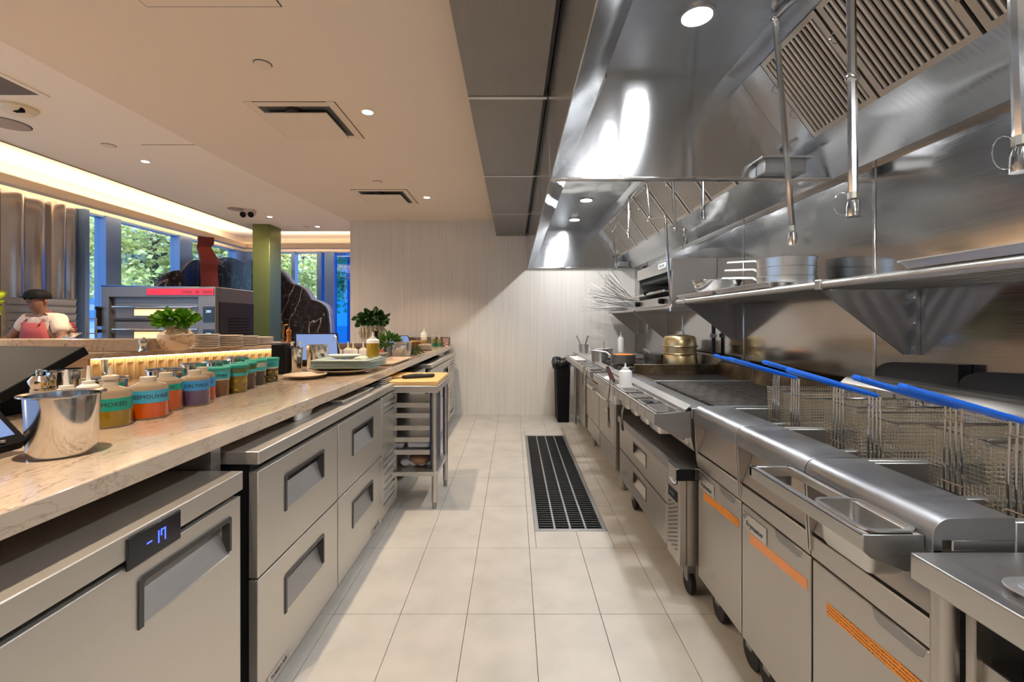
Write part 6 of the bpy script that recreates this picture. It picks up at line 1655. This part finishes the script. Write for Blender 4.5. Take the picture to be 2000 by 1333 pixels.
# work table, slicer
single(MB().box(-5.6, -4.62, 4.25, 4.72, 0, 1.055), 'dough_counter', STEEL_D, 'steel counter in front of the cook', 'counter', (-5.1, 4.5, 0), bevel=.006)
RED = mat('slicer_red', srgb(160, 16, 26), .25, coat=.5)
c = (-4.86, 4.98, 1.10)
t = thing('meat_slicer', 'glossy red meat slicer with a round blade beside the cook', 'slicer', c)
MB().box(-5.02, -4.70, 4.86, 5.10, 1.085, 1.15).build('base', RED, t, bevel=.012)
MB().cyl((-4.90, 4.97, 1.245), (-4.90, 4.99, 1.245), .085, seg=28).build('blade', CHROME, t)
MB().lathe([(0, 0), (.05, 0), (.055, .03), (.03, .06), (0, .065)], (-4.92, 5.03, 1.27), 16).build('motor_head', RED, t)
MB().box(-4.95, -4.87, 5.0, 5.07, 1.14, 1.29).build('column', RED, t, bevel=.01)
MB().quadbox([(-4.86, 4.88, 1.16), (-4.72, 4.88, 1.16), (-4.70, 4.96, 1.21), (-4.84, 4.96, 1.21)], (0, 0, .008)).build('carriage', CHROME, t)
single(MB().box(-5.05, -4.64, 4.83, 5.14, 0, 1.084), 'slicer_stand', BLACKM, 'black stand under the red slicer', 'stand', (-4.85, 5.0, 0))
t = thing('wire_rack', 'small bare wire rack beyond the red slicer', 'rack', (-4.72, 5.4, 0))
for x in (-4.97, -4.86):
    MB().cyl((x, 5.3, 0), (x, 5.3, 1.38), .008, seg=8).build('post', STEEL_D, t)
MB().tube([(-4.97, 5.3, 1.37), (-4.86, 5.3, 1.37)], .006, 6).build('top_wire', STEEL_D, t); MB().tube([(-4.97, 5.3, 1.2), (-4.86, 5.3, 1.2)], .006, 6).build('cross_wire', STEEL_D, t)

# host stand with tray, orange mill and brass lamp
single(MB().box(-2.95, -2.05, 4.60, 5.0, 0, 1.12), 'black_station', BLACKM, 'black service station behind the end of the bar ledge', 'cabinet', (-2.5, 4.8, 0), bevel=.006)
c = (-2.36, 4.78, 1.121)
mill('orange pepper mill on the black service station', c, .155, .026, mat('orange_lacquer', srgb(206, 120, 20), .3), mat('orange_lacquer', srgb(206, 120, 20), .3))
t = thing('brass_tap', 'slim brass stick with a crooked top beside the orange mill', 'tap', (-2.42, 4.80, 1.12))
MB().tube([(-2.44, 4.82, 1.121), (-2.43, 4.82, 1.29), (-2.425, 4.82, 1.30), (-2.39, 4.82, 1.302)], .008, 8).build('stick', mat('brass_lacquer', srgb(170, 110, 40), .3, .8), t)
MB().lathe([(0, 0), (.03, 0), (.03, .008), (0, .01)], (-2.44, 4.82, 1.1205), 16).build('foot', mat('brass_lacquer', srgb(170, 110, 40), .3, .8), t)
# ================================================================== OUTSIDE THE WINDOWS
gr = struct(MB().box(-160, 40, -60, 160, -.5, -.35), 'ground', mat('pavement', srgb(150, 160, 172), .85))
TOW = mat('tower_cladding', srgb(190, 204, 224), .6); TWIN = mat('tower_glass', srgb(70, 128, 190), .15, .2)
t = thing('office_tower', 'pale office tower with rows of blue windows beyond the trees', 'building', (-116, 128, 0))
MB().box(-124, -109.5, 120, 135, -.35, 60).build('tower_wall', TOW, t)
w0 = None
for r_ in range(17):
    for c_ in range(5):
        if w0 is None: w0 = MB().box(-122.6, -121.2, 119.8, 120.1, 2.0, 4.2).build('window', TWIN, t)
        else: share(w0, 'window', t, (2.75*c_, 0, 3.4*r_))
t = thing('office_block', 'low blue-grey office block far behind the trees', 'building', (-70, 120, 0))
MB().box(-106, -60, 110, 125, -.35, 14).build('block_wall', mat('block_wall', srgb(150, 172, 204), .7), t)
w0 = None
for r_ in range(3):
    for c_ in range(10):
        if w0 is None: w0 = MB().box(-104, -101, 109.8, 110.1, 1.5, 4.0).build('window', TWIN, t)
        else: share(w0, 'window', t, (4.5*c_, 0, 4.2*r_))
single(MB().prism([(-7.0, 4.05), (-4.6, 3.35), (-4.6, 3.18), (-7.0, 3.88)], 12.2, 16, 'y'), 'entrance_canopy', mat('canopy_white', srgb(232, 220, 222), .6), 'sloping pale canopy outside the back windows', 'canopy', (-6, 14, 3.2))
mb = MB(); mb.box(-7.0, -6.85, 13, 13.15, -.35, 3.9); mb.box(-4.75, -4.6, 13, 13.15, -.35, 3.2)
single(mb, 'canopy_frame', FRAME, 'posts holding the pale canopy outside', 'frame', (-6, 13, -.35))
LEAFS = [mat('spring_leaf_a', srgb(224, 222, 140), .6), mat('spring_leaf_b', srgb(200, 206, 118), .6), mat('spring_leaf_c', srgb(236, 228, 168), .6)]
BARK = mat('bark', srgb(84, 76, 70), .9)
def tree(label, x, y, zc, R, Rz, n, s, seed):
    random.seed(seed)
    t = thing('street_tree', label, 'tree', (x, y, -.35), 'trees outside the windows')
    br = MB(); tips = []
    br.tube([(x, y, -.35), (x+.1, y, zc-Rz*.7), (x, y, zc)], [.16, .12, .06], 8)
    for k in range(16):
        a = random.uniform(0, 2*PI); e = random.uniform(-.25, .9); L_ = R*random.uniform(.6, 1.0)
        p0 = Vector((x, y, zc-Rz*random.uniform(-.2, .7))); p1 = p0+Vector((math.cos(a)*L_*.5, math.sin(a)*L_*.5, e*Rz*.4)); p2 = p0+Vector((math.cos(a)*L_, math.sin(a)*L_, e*Rz*.6))
        br.tube([tuple(p0), tuple(p1), tuple(p2)], [.05, .03, .012], 5); tips += [p1, (p1+p2)/2, p2]
    br.build('trunk_and_branches', BARK, t)
    for i in range(3):
        mb = MB()
        for k in range(n//3):
            tp = random.choice(tips)
            p = tp+Vector((random.gauss(0, .55), random.gauss(0, .55), random.gauss(0, .28)))
            d = Vector((random.gauss(0, 1), random.gauss(0, 1), random.gauss(0, .5))).normalized(); sd = d.orthogonal().normalized(); sd = Matrix.Rotation(random.uniform(0, 6.28), 3, d) @ sd
            L_ = s*random.uniform(.6, 1.3)
            mb.add([p, p+d*L_*.5+sd*L_*.32, p+d*L_, p+d*L_*.5-sd*L_*.32], [(0, 1, 2, 3)])
        mb.build('foliage', LEAFS[i], t, kind='stuff', smooth=False)
tree('pale green tree filling the widest window', -12.8, 16.2, 4.3, 3.4, 2.6, 20000, .17, 21)
tree('pale green tree seen past the maroon flue', -13.6, 20.5, 4.6, 3.6, 2.8, 15000, .21, 22)
tree('pale green tree in front of the office tower', -18.2, 18.6, 3.9, 3.0, 2.6, 2400, .17, 23)
tree('green tree outside the back windows beside the column', -10.4, 22.5, 3.9, 3.4, 2.6, 15000, .21, 24)
